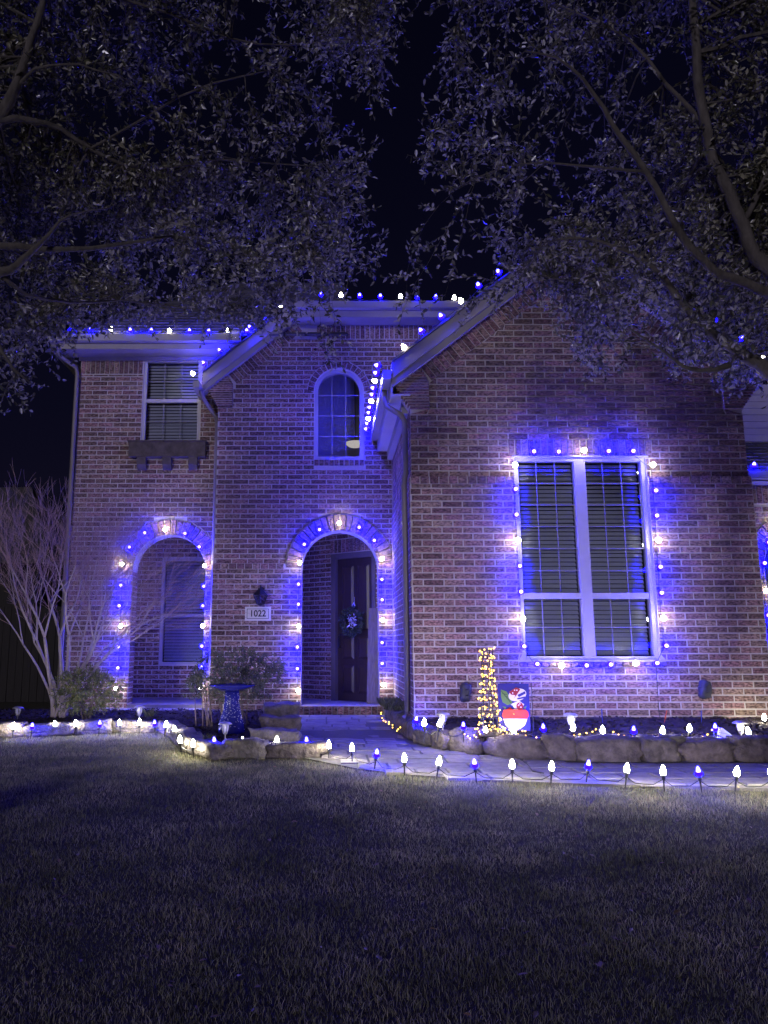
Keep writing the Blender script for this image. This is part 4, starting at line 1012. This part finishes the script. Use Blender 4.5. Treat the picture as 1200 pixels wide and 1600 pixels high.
# wrapped light tower
tb = at(765, 1150, 7.85); tz = zr(tb.x, tb.y); tt = at(766, 1012, 7.85)
lt = thing('light_tower', (tb.x, tb.y, tz), 'slim pillar wrapped in warm fairy lights next to the garden flag', 'light tower')
pts = []; turns = 11; N_ = 150
Hh = tt.z-tz
for i in range(N_):
    f = i/(N_-1); z = tz+.02+f*(Hh-.02)
    r_ = .045+.10*(1-f)**1.5+(.030 if f > .84 else 0)
    a = f*turns*6.283+random.uniform(-.3, .3)
    pts.append(Vector((tb.x+r_*math.cos(a)*random.uniform(.75, 1.1), tb.y+r_*math.sin(a)*random.uniform(.75, 1.1), z+random.uniform(-.015, .015))))
for p in pts: place('mini_bulb', MINI, p, lt, aim(rv()))
m = MB(); m.tube(pts, .0025, 3); m.build('cord', M['wire'], lt)
m = MB()
for i in range(5):
    a = i*6.283/5; m.tube([(tb.x+.10*math.cos(a), tb.y+.10*math.sin(a), tz-.02), (tb.x+.062*math.cos(a), tb.y+.062*math.sin(a), tz+Hh*.5), (tb.x+.055*math.cos(a), tb.y+.055*math.sin(a), tz+Hh)], .005, 5)
for f in (.05, .35, .65, .97):
    r_ = .06+.04*(1-f); m.tube([(tb.x+r_*math.cos(a), tb.y+r_*math.sin(a), tz+Hh*f) for a in np.linspace(0, 6.283, 13)], .004, 4, False)
m.build('wire_frame', M['wire'], lt)
P = []
for i in range(46):
    f = i/45; px = 738+f*78+random.uniform(-6, 6); py = 1149+random.uniform(-9, 5)-(6*math.sin(f*3.1))
    p = at(px, py, 7.78+random.uniform(-.05, .10)); p.z = max(p.z, zr(p.x, p.y)+.012); P.append(p)
mini_string(P, (tb.x+.1, tb.y-.05, tz), 'tangle of warm fairy lights heaped round the foot of the pillar')
P = []
for px, py in [(726, 1147), (731, 1150), (822, 1150), (838, 1152), (872, 1154), (886, 1152), (897, 1149), (906, 1147), (916, 1145), (926, 1143), (931, 1139), (958, 1144), (966, 1148), (976, 1150), (988, 1151), (1000, 1152), (1014, 1150), (1098, 1151), (1105, 1148), (1112, 1141), (1176, 1154), (1181, 1154), (1186, 1155), (1190, 1154)]:
    p = at(px, py, 7.72); p.z = max(p.z, zr(p.x, p.y)+.012); P.append(p)
mini_string(P, (3.2, 7.72, .15), 'thin run of warm fairy lights lying on the mulch behind the stones')

# ------------------------------------------------------------------ garden flag
fl = at(802, 1105, 7.95); fz0, fz1 = at(802, 1142, 7.95).z, at(802, 1068, 7.95).z; fw = (at(827, 1100, 7.95)-at(779, 1100, 7.95)).x/2; fx = at(803, 1100, 7.95).x; FY = 7.95
flag = thing('garden_flag', (fx, FY, zr(fx, FY)), 'small blue garden flag printed with leaf, candy stripes and red pot', 'flag')
m = MB(); zb_ = zr(fx, FY)
m.tube([(fx+fw+.03, FY, zb_-.05), (fx+fw+.03, FY, fz1+.012), (fx-fw, FY, fz1+.012)], .004, 6); m.build('stand', M['black'], flag)
def wave(x, z): return .012*math.sin((x-fx)*14+z*5)
m = MB(); nx_, nz_ = 10, 14
for j in range(nz_+1):
    for i in range(nx_+1):
        x = fx-fw+2*fw*i/nx_; z = fz0+(fz1-fz0)*j/nz_; m.v.append((x, FY+wave(x, z), z))
for j in range(nz_):
    for i in range(nx_): a = j*(nx_+1)+i; m.f.append((a, a+1, a+nx_+2, a+nx_+1))
k = len(m.v); m.v += [(x, y+.003, z) for x, y, z in m.v[:k]]; m.f += [tuple(i+k for i in f[::-1]) for f in m.f[:]]
m.build('cloth', M['flagblue'], flag, smooth=True)
FW, FH = 2*fw, fz1-fz0
lay = [0]
def printed(name, pts, mt):   # outline in flag coordinates 0..1
    lay[0] += 1
    c_ = (sum(p[0] for p in pts)/len(pts), sum(p[1] for p in pts)/len(pts)); vs = []
    for (u_, v_) in [c_]+list(pts):
        x = fx-fw+FW*u_; z = fz0+FH*v_; vs.append((x, FY+wave(x, z)-.002-.0007*lay[0], z))
    n = len(pts); MB().add(vs, [(0, 1+i, 1+(i+1) % n) for i in range(n)]).build(name, M[mt], flag)
def ell(cx, cy, a, b, rot=0, n=18): return [(cx+a*math.cos(t)*math.cos(rot)-b*math.sin(t)*math.sin(rot), cy+(a*math.cos(t)*math.sin(rot)+b*math.sin(t)*math.cos(rot))*.68) for t in np.linspace(0, 6.283, n, False)]
printed('leaf_print', [(.10, .87), (.28, .83), (.40, .70), (.46, .58), (.30, .54), (.14, .60), (.09, .72)], 'flaggreen')
for i in range(4): printed('leaf_vein', [(.14+.07*i, .80-.055*i), (.30+.04*i, .76-.055*i), (.30+.04*i, .75-.055*i), (.14+.07*i, .785-.055*i)], 'flagdk')
printed('leaf_vein', [(.11, .85), (.44, .57), (.43, .56), (.10, .84)], 'flagdk')
printed('candy_print', ell(.62, .76, .29, .19, .3), 'flagwhite')
printed('dotted_print', [(.36, .82), (.58, .92), (.72, .88), (.58, .74), (.50, .68)], 'flagdred')
printed('stripe_print', [(.62, .76), (.86, .84), (.88, .79), (.66, .71)], 'flagblue'); printed('stripe_print', [(.60, .69), (.86, .73), (.84, .69), (.62, .66)], 'flagblue')
printed('candy_print', [(.40, .56), (.66, .64), (.82, .56), (.70, .44), (.48, .44)], 'flagwhite')
printed('stripe_print', [(.44, .55), (.52, .46), (.48, .45), (.41, .53)], 'flagblue')
printed('dotted_print', [(.22, .44), (.38, .50), (.46, .43), (.34, .38)], 'flagred'); printed('dotted_print', ell(.68, .52, .11, .12), 'flagdred')
for (a, b) in [(.47, .80), (.53, .86), (.60, .86), (.52, .74), (.64, .54), (.71, .50), (.68, .57)]: printed('dot', ell(a, b, .022, .022, 0, 8), 'flagwhite')
printed('leaf_print', [(.12, .52), (.24, .50), (.20, .46)], 'flaggreen'); printed('leaf_print', [(.80, .50), (.90, .53), (.84, .46)], 'flaggreen')
printed('pot_print', [(.12, .40), (.16, .45), (.86, .45), (.94, .40), (.95, .32), (.90, .26), (.14, .26), (.08, .32)], 'flagred')
printed('pot_print', [(.12, .255), (.90, .255), (.82, .12), (.66, .04), (.34, .04), (.20, .12)], 'flagwhite')
for a in (.36, .46): printed('star_print', ell(a, .33, .05, .055, 0, 8), 'flagyel')

# ------------------------------------------------------------------ small garden things
def path_light(px, py, Y, label, h=.30):
    p = at(px, py, Y); zg = (zr if px > 600 else zlf)(p.x, p.y) if Y < 12 else 0
    t = thing('path_light', (p.x, p.y, zg), label, 'path light', None); c_ = Vector((p.x, p.y, p.z)); hz = p.z-zg
    MB().lathe([(.006, -hz-.02), (.007, -.07), (.02, -.065), (.028, -.05)], c_, 8).build('stem', M['steel'], t)
    MB().lathe([(.025, -.05), (.036, -.02), (.040, .01), (.036, .03)], c_, 10).build('lens', M['lens'], t, smooth=True)
    m = MB()
    for i in range(6):
        a = i*6.283/6; m.tube([c_+Vector((.028*math.cos(a), .028*math.sin(a), -.05)), c_+Vector((.044*math.cos(a), .044*math.sin(a), .01)), c_+Vector((.04*math.cos(a), .04*math.sin(a), .035))], .003, 4)
    m.build('cage', M['lampmetal'], t)
    MB().lathe([(.074, .034), (.072, .042), (.045, .058), (.012, .064)], c_, 12).build('cap', M['steel'], t, smooth=True)
path_light(28, 1111, 10.4, 'small metal path light by the foot of the bare tree')
path_light(218, 1110, 10.3, 'small metal path light before the arch behind the bare tree')
path_light(352, 1137, 8.5, 'small metal path light in front of the blue birdbath')
path_light(692, 1122, 8.2, 'small path light in the raised bed near the downspout corner')
path_light(892, 1124, 8.0, 'small path light below the big double window')
path_light(1157, 1136, 7.9, 'small path light beside the white wedge in the raised bed')
def faucet(px, py, label):
    p = at(px, py, D1-.09); t = thing('faucet_cover', p, label, 'faucet cover')
    m = boulder(.11, .13, .19, px, 3, .7); m.materials.clear(); m.materials.append(M['foam']); place('foam_shell', m, p, t, (.05, .12, 0))
    m = MB(); 
    for dz in (-.03, .035): m.tube([p+Vector((.060*math.cos(a), .072*math.sin(a), dz+.01*math.cos(a))) for a in np.linspace(0, 6.283, 13)], .005, 4, False)
    m.build('strap', M['lampmetal'], t)
faucet(727, 1082, 'dark foam faucet cover on the brick near the garden flag')
faucet(1101, 1077, 'dark foam faucet cover on the bare brick past the big window')
def marker(px, py0, py1, lean, mt, label):
    a, b = at(px, py1, 8.7), at(px+lean, py0, 8.7); a.z = min(a.z, zr(a.x, a.y)-.02)
    tag(MB().tube([a, a.lerp(b, .55), a.lerp(b, .56), b], [.003, .004, .007, .007], 6).build('plant_marker', M[mt]), label, 'marker')
marker(942, 1108, 1135, -2, 'bluep', 'thin blue marker stick against the brick below the window')
marker(1036, 1110, 1138, 6, 'orange', 'orange marker stick leaning against the brick')
marker(1096, 1110, 1135, 0, 'bluep', 'thick blue marker stick standing just under a faucet cover')
p = at(1130, 1144, 7.85); m = MB(); m.prism([(p.x-.07, p.z-.06), (p.x+.08, p.z-.055), (p.x+.075, p.z-.035), (p.x-.03, p.z+.045), (p.x-.055, p.z+.03)], 7.80, 7.92)
tag(m.build('white_wedge', M['paleplast']), 'pale wedge shaped block standing on the mulch behind the stones', 'block')

# birdbath
bb = at(363, 1074, 9.3); zb_ = zlf(bb.x, bb.y); bt = thing('birdbath', (bb.x, bb.y, zb_), 'cobalt blue glazed birdbath with dotted pedestal before a leggy shrub', 'birdbath'); Hb = bb.z-zb_
MB().lathe([(.02, -.045), (.07, -.045), (.17, -.02), (.262, .015), (.275, .03), (.268, .034), (.24, .018), (.12, -.012), (.001, -.018)], bb, 28).build('basin', M['cobalt'], bt, smooth=True)
prof = [(.165, -Hb-.02), (.16, -Hb+.04), (.135, -Hb+.14), (.105, -Hb*.5), (.088, -Hb*.28), (.085, -.045)]
ped = MB().lathe(prof, bb, 20).build('pedestal', M['cobalt'], bt, smooth=True)
bead = MB().lathe([(.002, -.003), (.006, 0), (.002, .004)], (0, 0, 0), 5).mesh('bead', M['bead'])
for i in range(120):
    f = random.random(); z = -Hb+.03+f*(Hb-.09); a = random.uniform(3.3, 6.1)
    for j in range(len(prof)-1):
        if prof[j][1] <= z <= prof[j+1][1]:
            q = (z-prof[j][1])/(prof[j+1][1]-prof[j][1]); r_ = prof[j][0]+(prof[j+1][0]-prof[j][0])*q
    place('bead', bead, bb+Vector((r_*math.cos(a), r_*math.sin(a), z)), ped, rv().to_track_quat('Z', 'Y'), (1, 1, 1))

# ------------------------------------------------------------------ shrubs
def leaves_obj(name, LVs, mt, parent, kind='stuff'):
    o = bpy.data.objects.new(name, np_mesh(name, np.array(LVs, dtype=np.float32), LF, M[mt])); COL.objects.link(o); adopt(o, parent); return tag(o, kind=kind)
def shrub(px, py, Y, rx, rz, n, label, mt, ll=(.03, .05), lw=.015, stems=9, lift=0.0, name='shrub'):
    b = at(px, py, Y); zg = zlf(b.x, b.y) if px < 600 else zr(b.x, b.y); t = thing(name, (b.x, b.y, zg), label, 'shrub')
    LV = []; m = MB(); tips = []
    for i in range(stems):
        a = random.uniform(0, 6.28); q = Vector((b.x+rx*.8*math.cos(a)*random.uniform(.3, 1), b.y+rx*.5*math.sin(a), b.z+rz*random.uniform(-.2, .7)))
        s_ = Vector((b.x+random.uniform(-.06, .06)*(1+lift*3), b.y+random.uniform(-.05, .05), zg-.02)); md = s_.lerp(q, .5)+Vector((0, 0, .06))
        m.tube([s_, md, q], [.009, .006, .003], 5); tips += [md.lerp(q, f) for f in (.4, .7, 1)]
    while len(LV) < n:
        v = rv()*random.random()**.38; c_ = Vector((b.x+v.x*rx, b.y+v.y*rx*.75, b.z+v.z*rz))
        if c_.z < zg+.02 or noise.noise(c_*7) < -.12: continue
        ax = (v+rv()*.6+Vector((0, 0, .3))).normalized()
        for k_ in range(7):
            d = (ax*.6+rv()*.9).normalized(); p = c_+ax*.012*k_
            LV.append(leaf_quad(p, d, (Vector((0, -.4, .6))+rv()*.8).normalized(), random.uniform(*ll), lw))
    m.build('stem', M['stem'], t); leaves_obj('foliage', LV, mt, t)
shrub(137, 1080, 10.35, .44, .28, 3800, 'bushy yellow green shrub at the foot of the bare tree', 'bush')
shrub(372, 1055, 9.9, .60, .30, 5200, 'leggy grey green shrub on bare stems behind the birdbath', 'bush2', (.03, .05), .014, 16, .6)
shrub(318, 1076, 9.75, .22, .12, 350, 'thin straggly low shrub close beside the birdbath', 'bush2', (.03, .05), .012, 8, .4)
def tuft(px, py, Y, n, h, spread, label, mt='bush', name='grass_tuft', cat='plant'):
    b = at(px, py, Y); zg = zlf(b.x, b.y) if px < 600 else zr(b.x, b.y); t = thing(name, (b.x, b.y, zg), label, cat); LV = []
    for i in range(n):
        a = random.uniform(0, 6.28); d = Vector((math.cos(a)*random.uniform(.2, .9), math.sin(a)*random.uniform(.2, .9), random.uniform(.5, 1))).normalized()
        LV.append(leaf_quad(Vector((b.x+random.uniform(-spread, spread), b.y+random.uniform(-spread, spread), zg)), d, (rv()*.3+Vector((0, -.5, .7))).normalized(), h*random.uniform(.6, 1.1), .014))
    leaves_obj('blades', LV, mt, t)
tuft(321, 1148, 8.35, 60, .12, .07, 'small spiky green tuft inside the low stone edging')
tuft(236, 1102, 10.6, 40, .14, .06, 'small leafy sprig in the mulch before the arch by the bare tree')
tuft(612, 1108, 10.6, 420, .13, .16, 'low dark grassy ground plant at the corner of the porch', 'bush2', 'ground_plant')
tuft(622, 1118, 9.9, 420, .13, .16, 'low dark grassy ground plant behind the stone curve', 'bush2', 'ground_plant')

# ------------------------------------------------------------------ bare multi stem tree
base = Vector((at(92, 1118, 10.6).x, 10.6, .03))
bt = thing('bare_tree', base, 'leafless multi stemmed ornamental tree before the left corner of the house', 'tree')
tm = MB(); tw_ = MB()
random.seed(5)
def grow(p, d, L, r, lev):
    k_ = 4; pts = [p.copy()]; q = p.copy(); dd = d.copy()
    for i in range(k_):
        dd = (dd+rv()*.11+Vector((0, 0, .025))).normalized(); q = q+dd*(L/k_); pts.append(q.copy())
    r1_ = r*.66; (tm if lev < 3 else tw_).tube(pts, [r+(r1_-r)*i/k_ for i in range(k_+1)], 7 if lev < 2 else (5 if lev < 4 else 3), lev < 2)
    if lev >= 6: return
    r1_ = max(r1_, .0022)
    nb = 2 if lev < 2 else random.choice([2, 2, 3])
    for i in range(nb):
        sp_ = rv(); sp_ = (sp_-dd*sp_.dot(dd)).normalized(); an = random.uniform(.32, .68) if i else random.uniform(.10, .32)
        nd_ = (dd*math.cos(an)+sp_*math.sin(an)+Vector((0, 0, .02))).normalized()
        grow(q, nd_, L*random.uniform(.68, .88), r1_*(.92 if i == 0 else .74), lev+1)
    if lev >= 1:
        for i in range(2):
            sp_ = rv(); grow(pts[random.choice([1, 2, 3])], (dd*.8+sp_*.6+Vector((0, 0, .2))).normalized(), L*.5, r*.35, lev+2)
for (px, py, r_) in [(-10, 900, .026), (45, 880, .03), (78, 800, .034), (130, 850, .031), (190, 900, .024), (340, 905, .019), (330, 860, .018), (245, 905, .017), (275, 880, .015), (15, 940, .017), (300, 850, .014), (215, 870, .02), (-30, 850, .018)]:
    tgt = at(px, py, 10.6+random.uniform(-.5, .4)); s_ = base+Vector((random.uniform(-.07, .07), random.uniform(-.06, .06), 0))
    d = (tgt-s_); mid = s_+Vector((d.x*.10, d.y*.1, .42)); tm.tube([s_-Vector((0, 0, .06)), s_+Vector((d.x*.03, 0, .2)), mid], [r_*1.35, r_*1.2, r_], 8, False)
    grow(mid, ((tgt-mid).normalized()+Vector((0, 0, .1))).normalized(), .72, r_, 0)
tm.build('trunk', M['myrtle'], bt, smooth=True)
o = tw_.build('twigs', M['twig'], bt); tag(o, kind='stuff')
random.seed(23)

# ------------------------------------------------------------------ oak trees in front
def oak(name, label, limbs, trunk, crown, nT, Yr, bias, seed):
    random.seed(seed); t = thing('oak_tree', trunk[0][0], label, 'tree')
    m = MB(); m.tube([p for p, r in trunk], [r for p, r in trunk], 14); m.build('trunk', M['bark'], t, smooth=True)
    lp = []; bmB = MB()
    for L in limbs:
        P = [at(px, py, Y) for px, py, Y, r in L]; rr_ = [r for *_, r in L]
        # smooth
        Q = []; RR = []
        for i in range(len(P)-1):
            for f in (0, .5):
                j0, j3 = P[max(i-1, 0)], P[min(i+2, len(P)-1)]
                a, b = P[i], P[i+1]; tt_ = f
                q = .5*((2*a)+(b-j0)*tt_+(2*j0-5*a+4*b-j3)*tt_**2+(3*a-j0-3*b+j3)*tt_**3)
                Q.append(q+rv()*.008); RR.append(rr_[i]+(rr_[i+1]-rr_[i])*f)
        Q.append(P[-1]); RR.append(rr_[-1]); MBl = MB(); MBl.tube(Q, RR, 9); MBl.build('limb', M['bark'], t, smooth=True)
        lp += [(q, r) for q, r in zip(Q, RR)]
    twigs = []
    jobs = [(crown, nT, Yr)]+list(bias)
    for crown, cnt, Yr in jobs:
      xs_ = [p[0] for p in crown]; ys_ = [p[1] for p in crown]
      n_ = 0
      while n_ < cnt:
          px, py = random.uniform(min(xs_), max(xs_)), random.uniform(min(ys_), max(ys_))
          if not inside((px, py), crown): continue
          T_ = at(px, py, random.uniform(*Yr))
          if cnt == nT and noise.noise(T_*.9+Vector((seed, 0, 0))) < -.25: continue
          q, r_ = min(lp, key=lambda a: (a[0]-T_).length+random.uniform(0, .35)); d = T_-q; Ln = d.length
          if Ln < .15 or Ln > 2.6: continue
          n_ += 1
          pts = [q]; k_ = max(3, int(Ln/.16)); bend = rv()*Ln*.14
          for i in range(1, k_+1):
              f = i/k_; pts.append(q.lerp(T_, f)+bend*math.sin(f*3.14)+Vector((0, 0, -.12*f*f*Ln))+rv()*.02)
          r0_ = min(r_*.6, .006+.006*Ln)
          bmB.tube(pts, [r0_*(1-f/k_*.8) for f in range(k_+1)], 5, False)
          s0_ = max(1, int(k_*.25))
          for i in range(s0_, k_+1):
              dd = (pts[i]-pts[i-1]).normalized()
              for _ in range(2 if i < k_ else 3):
                  twigs.append((pts[i]+(pts[i-1]-pts[i])*random.random(), (dd*.7+rv()*.85+Vector((0, 0, -.12))).normalized(), random.uniform(.14, .34)))
    bmB.build('branches', M['bark'], t); tag(t.children[-1], kind='stuff') if t.children else None
    LV = []; tb_ = MB()
    for p, d, L in twigs:
        e = p+d*L*.5+rv()*.02; e2 = e+(d+rv()*.35).normalized()*L*.5; tb_.tube([p, e, e2], [.0028, .002, .001], 3, False)
        k_ = int(L/.020)
        for i in range(k_):
            f = (i+.7)/k_; c_ = p.lerp(e, f*2) if f < .5 else e.lerp(e2, f*2-1)
            sd_ = rv(); ld = (d*.55+sd_*.8).normalized()
            l_ = random.uniform(.030, .062)
            LV.append(leaf_quad(c_, ld, (rv()*.9+Vector((0, -.15, .45))).normalized(), l_, l_*.42))
    o = tb_.build('twigs', M['bark'], t); tag(o, kind='stuff')
    A = np.array(LV, dtype=np.float32); ctr = A.mean(1)
    # the leaves that show largest become leaves of their own
    Pm = np.array([[1, 0, 0], [0, math.cos(PITCH), math.sin(PITCH)], [0, -math.sin(PITCH), math.cos(PITCH)]])
    rel = (ctr-np.array([0, 0, EYE])) @ Pm.T; sx = CX+F*rel[:, 0]/rel[:, 1]; sy = 800-F*rel[:, 2]/rel[:, 1]
    vis = (sx > 4) & (sx < 1196) & (sy > 4) & (sy < 760) & (rel[:, 1] > .5)
    size = np.where(vis, np.linalg.norm(A[:, 1]-A[:, 0], axis=1)/rel[:, 1], 0)
    pick_ = np.argsort(-size)[:300]; keep_ = np.ones(len(A), bool); keep_[pick_] = False
    cr = bpy.data.objects.new('crown', np_mesh('crown', A[keep_], LF, M['leaf'])); COL.objects.link(cr); adopt(cr, t); tag(cr, kind='stuff')
    one = bpy.data.meshes.new('leaf'); one.from_pydata([tuple(v) for v in leaf_quad(Vector((0, 0, 0)), Vector((1, 0, 0)), Z1, 1, .42)], [], LF); one.materials.append(M['leaf'])
    for i in pick_:
        v = [Vector(a.tolist()) for a in A[i]]; ax = v[1]-v[0]; l_ = ax.length; ax.normalize(); sdv = (v[2]-v[4]); sdv = (sdv-ax*sdv.dot(ax)).normalized(); nz = sdv.cross(ax)
        mt_ = Matrix((ax, -sdv, ax.cross(-sdv))).transposed()
        place('leaf', one, v[0], cr, mt_.to_quaternion(), (l_, l_, l_))
    print(label, 'leaves', len(LV))
limR = [
 [(1262, 600, 5.3, .078), (1225, 592, 5.3, .066), (1190, 572, 5.3, .048), (1150, 548, 5.3, .041), (1110, 518, 5.35, .036), (1070, 478, 5.4, .030), (1042, 441, 5.4, .025), (1010, 410, 5.45, .020), (960, 385, 5.5, .016), (900, 372, 5.5, .010), (850, 380, 5.55, .006)],
 [(1268, 520, 5.15, .070), (1235, 480, 5.15, .055), (1200, 459, 5.1, .039), (1170, 444, 5.05, .033), (1120, 425, 5.0, .030), (1075, 385, 4.95, .027), (1040, 325, 4.9, .024), (1010, 270, 4.85, .022), (970, 215, 4.8, .020), (945, 170, 4.8, .016), (910, 125, 4.75, .013), (870, 92, 4.7, .009), (820, 80, 4.7, .005)],
 [(1262, 470, 5.3, .078), (1215, 430, 5.3, .062), (1180, 400, 5.3, .051), (1160, 350, 5.3, .045), (1140, 300, 5.3, .043), (1115, 255, 5.3, .041), (1102, 200, 5.3, .039), (1090, 120, 5.3, .036), (1086, 40, 5.3, .033), (1070, -60, 5.3, .027), (1040, -170, 5.2, .020)],
 [(1160, 350, 5.3, .023), (1185, 300, 5.2, .020), (1210, 230, 5.1, .016), (1220, 130, 5.0, .009)],
 [(1140, 572, 5.3, .023), (1090, 580, 5.3, .017), (1050, 560, 5.35, .012), (1010, 530, 5.4, .009), (960, 500, 5.45, .005)],
 [(1005, 400, 5.45, .014), (960, 420, 5.7, .010), (900, 440, 5.9, .008), (840, 430, 6.0, .005)],
 [(1102, 200, 5.3, .023), (1040, 130, 5.5, .017), (980, 60, 5.6, .012), (900, 20, 5.7, .009), (800, -10, 5.7, .006), (720, 20, 5.7, .004)],
 [(1010, 270, 4.85, .014), (930, 262, 4.9, .009), (850, 255, 5.0, .007), (780, 265, 5.0, .005), (720, 290, 5.0, .003)],
]
trunkR = [(Vector((3.32, 5.3, -.2)), .24), (Vector((3.30, 5.3, .3)), .17), (Vector((3.28, 5.3, 1.2)), .15), (Vector((3.30, 5.3, 2.2)), .145), (at(1262, 560, 5.3), .14), (at(1265, 470, 5.28), .11)]
crownR = [(585, -160), (605, 20), (645, 120), (650, 210), (690, 250), (680, 320), (735, 360), (770, 425), (830, 432), (905, 465), (885, 545), (950, 560), (1010, 520), (1100, 575), (1180, 560), (1260, 600), (1420, 560), (1450, 100), (1350, -220)]
oak('r', 'spreading oak whose limbs hang over the gable wing', limR, trunkR, crownR, 270, (4.95, 6.5), [([(600, 425), (700, 432), (810, 425), (820, 450), (700, 458), (640, 450)], 7, (5.2, 6.2)), ([(800, 400), (850, 425), (900, 462), (890, 535), (950, 555), (1020, 530), (1100, 568), (1190, 565), (1260, 600), (1280, 330), (1000, 300), (860, 330)], 130, (5.6, 7.6))], 41)
limL = [
 [(-90, 470, 5.0, .078), (-40, 445, 5.0, .043), (0, 427, 4.95, .035), (28, 415, 4.9, .028), (45, 395, 4.9, .022), (80, 365, 4.95, .013), (110, 335, 5.0, .009), (170, 325, 5.1, .005)],
 [(-95, 400, 5.0, .070), (-50, 382, 5.0, .039), (0, 384, 5.0, .027), (60, 388, 5.0, .022), (120, 390, 5.05, .019), (160, 385, 5.1, .016), (240, 373, 5.2, .012), (290, 372, 5.3, .009), (340, 395, 5.4, .007), (420, 400, 5.6, .005), (500, 410, 5.8, .003)],
 [(-90, 330, 5.0, .078), (-45, 235, 5.0, .058), (0, 180, 5.0, .047), (25, 140, 5.0, .039), (40, 90, 5.0, .033), (58, 35, 5.0, .028), (75, -20, 5.0, .023), (95, -120, 5.0, .016)],
 [(25, 140, 5.0, .017), (55, 108, 4.95, .012), (100, 100, 4.9, .009), (150, 108, 4.9, .006), (200, 125, 4.9, .004)],
 [(-45, 235, 5.0, .039), (0, 190, 5.0, .028), (50, 190, 5.1, .023), (95, 200, 5.2, .020), (140, 233, 5.3, .017), (190, 256, 5.4, .014), (260, 262, 5.6, .011), (340, 250, 5.8, .009), (430, 255, 6.0, .006), (520, 262, 6.1, .004)],
 [(75, -20, 5.0, .019), (160, -10, 5.1, .014), (260, 20, 5.2, .011), (360, 60, 5.3, .009), (450, 70, 5.4, .006), (560, 60, 5.5, .004)],
 [(140, 233, 5.3, .012), (230, 180, 5.3, .009), (330, 130, 5.3, .007), (420, 110, 5.3, .005)],
 [(0, 427, 4.95, .020), (40, 460, 5.1, .014), (110, 472, 5.4, .011), (190, 470, 5.7, .009), (280, 480, 6.0, .006), (350, 490, 6.2, .004)],
 [(-40, 445, 5.0, .023), (-10, 520, 4.9, .014), (20, 575, 4.8, .009), (50, 600, 4.8, .005)],
]
trunkL = [(Vector((-2.66, 5.0, -.2)), .24), (Vector((-2.64, 5.0, .3)), .17), (Vector((-2.62, 5.0, 1.4)), .15), (Vector((-2.62, 5.0, 2.6)), .145), (at(-95, 440, 5.0), .14), (at(-92, 330, 5.0), .11)]
crownL = [(-250, -200), (640, -180), (635, 20), (610, 110), (612, 160), (565, 200), (600, 235), (560, 290), (535, 330), (610, 375), (590, 405), (480, 415), (470, 465), (400, 430), (345, 460), (320, 490), (230, 465), (190, 440), (100, 480), (70, 545), (0, 620), (-120, 600), (-300, 300)]
oak('l', 'dense oak reaching in over the two storey side of the house', limL, trunkL, crownL, 300, (4.95, 6.7), [([(385, 450), (480, 440), (490, 500), (430, 520), (390, 490)], 14, (5.6, 6.8)), ([(480, 520), (560, 545), (500, 535)], 2, (5.8, 6.5)), ([(-60, 590), (50, 545), (90, 480), (190, 440), (320, 455), (390, 425), (470, 440), (560, 400), (600, 370), (500, 320), (200, 320), (-60, 380)], 120, (5.4, 7.6))], 57)
# low tips that cross the eave of the middle bay
random.seed(77)

# ------------------------------------------------------------------ beyond the house on the left
nb = thing('neighbour_house', (-10, 22, 0), 'unlit neighbouring house in the dark beyond the bare tree', 'house')
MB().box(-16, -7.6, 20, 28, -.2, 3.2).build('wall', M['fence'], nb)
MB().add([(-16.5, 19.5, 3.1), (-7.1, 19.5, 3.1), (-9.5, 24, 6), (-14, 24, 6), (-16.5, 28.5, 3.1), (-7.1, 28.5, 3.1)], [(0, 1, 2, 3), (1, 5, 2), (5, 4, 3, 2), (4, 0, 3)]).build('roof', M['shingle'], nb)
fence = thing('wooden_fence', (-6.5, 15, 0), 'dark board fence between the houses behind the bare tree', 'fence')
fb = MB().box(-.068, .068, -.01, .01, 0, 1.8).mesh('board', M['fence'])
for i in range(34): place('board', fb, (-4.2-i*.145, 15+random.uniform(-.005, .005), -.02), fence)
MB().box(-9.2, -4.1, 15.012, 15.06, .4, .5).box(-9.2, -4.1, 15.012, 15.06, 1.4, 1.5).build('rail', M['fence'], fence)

# ------------------------------------------------------------------ the joined bricks
bo = joined.build('brickwork', M['brick'], house); tag(bo, kind='stuff')
print('bricks single', ind_count, 'joined', len(joined.f)//5)
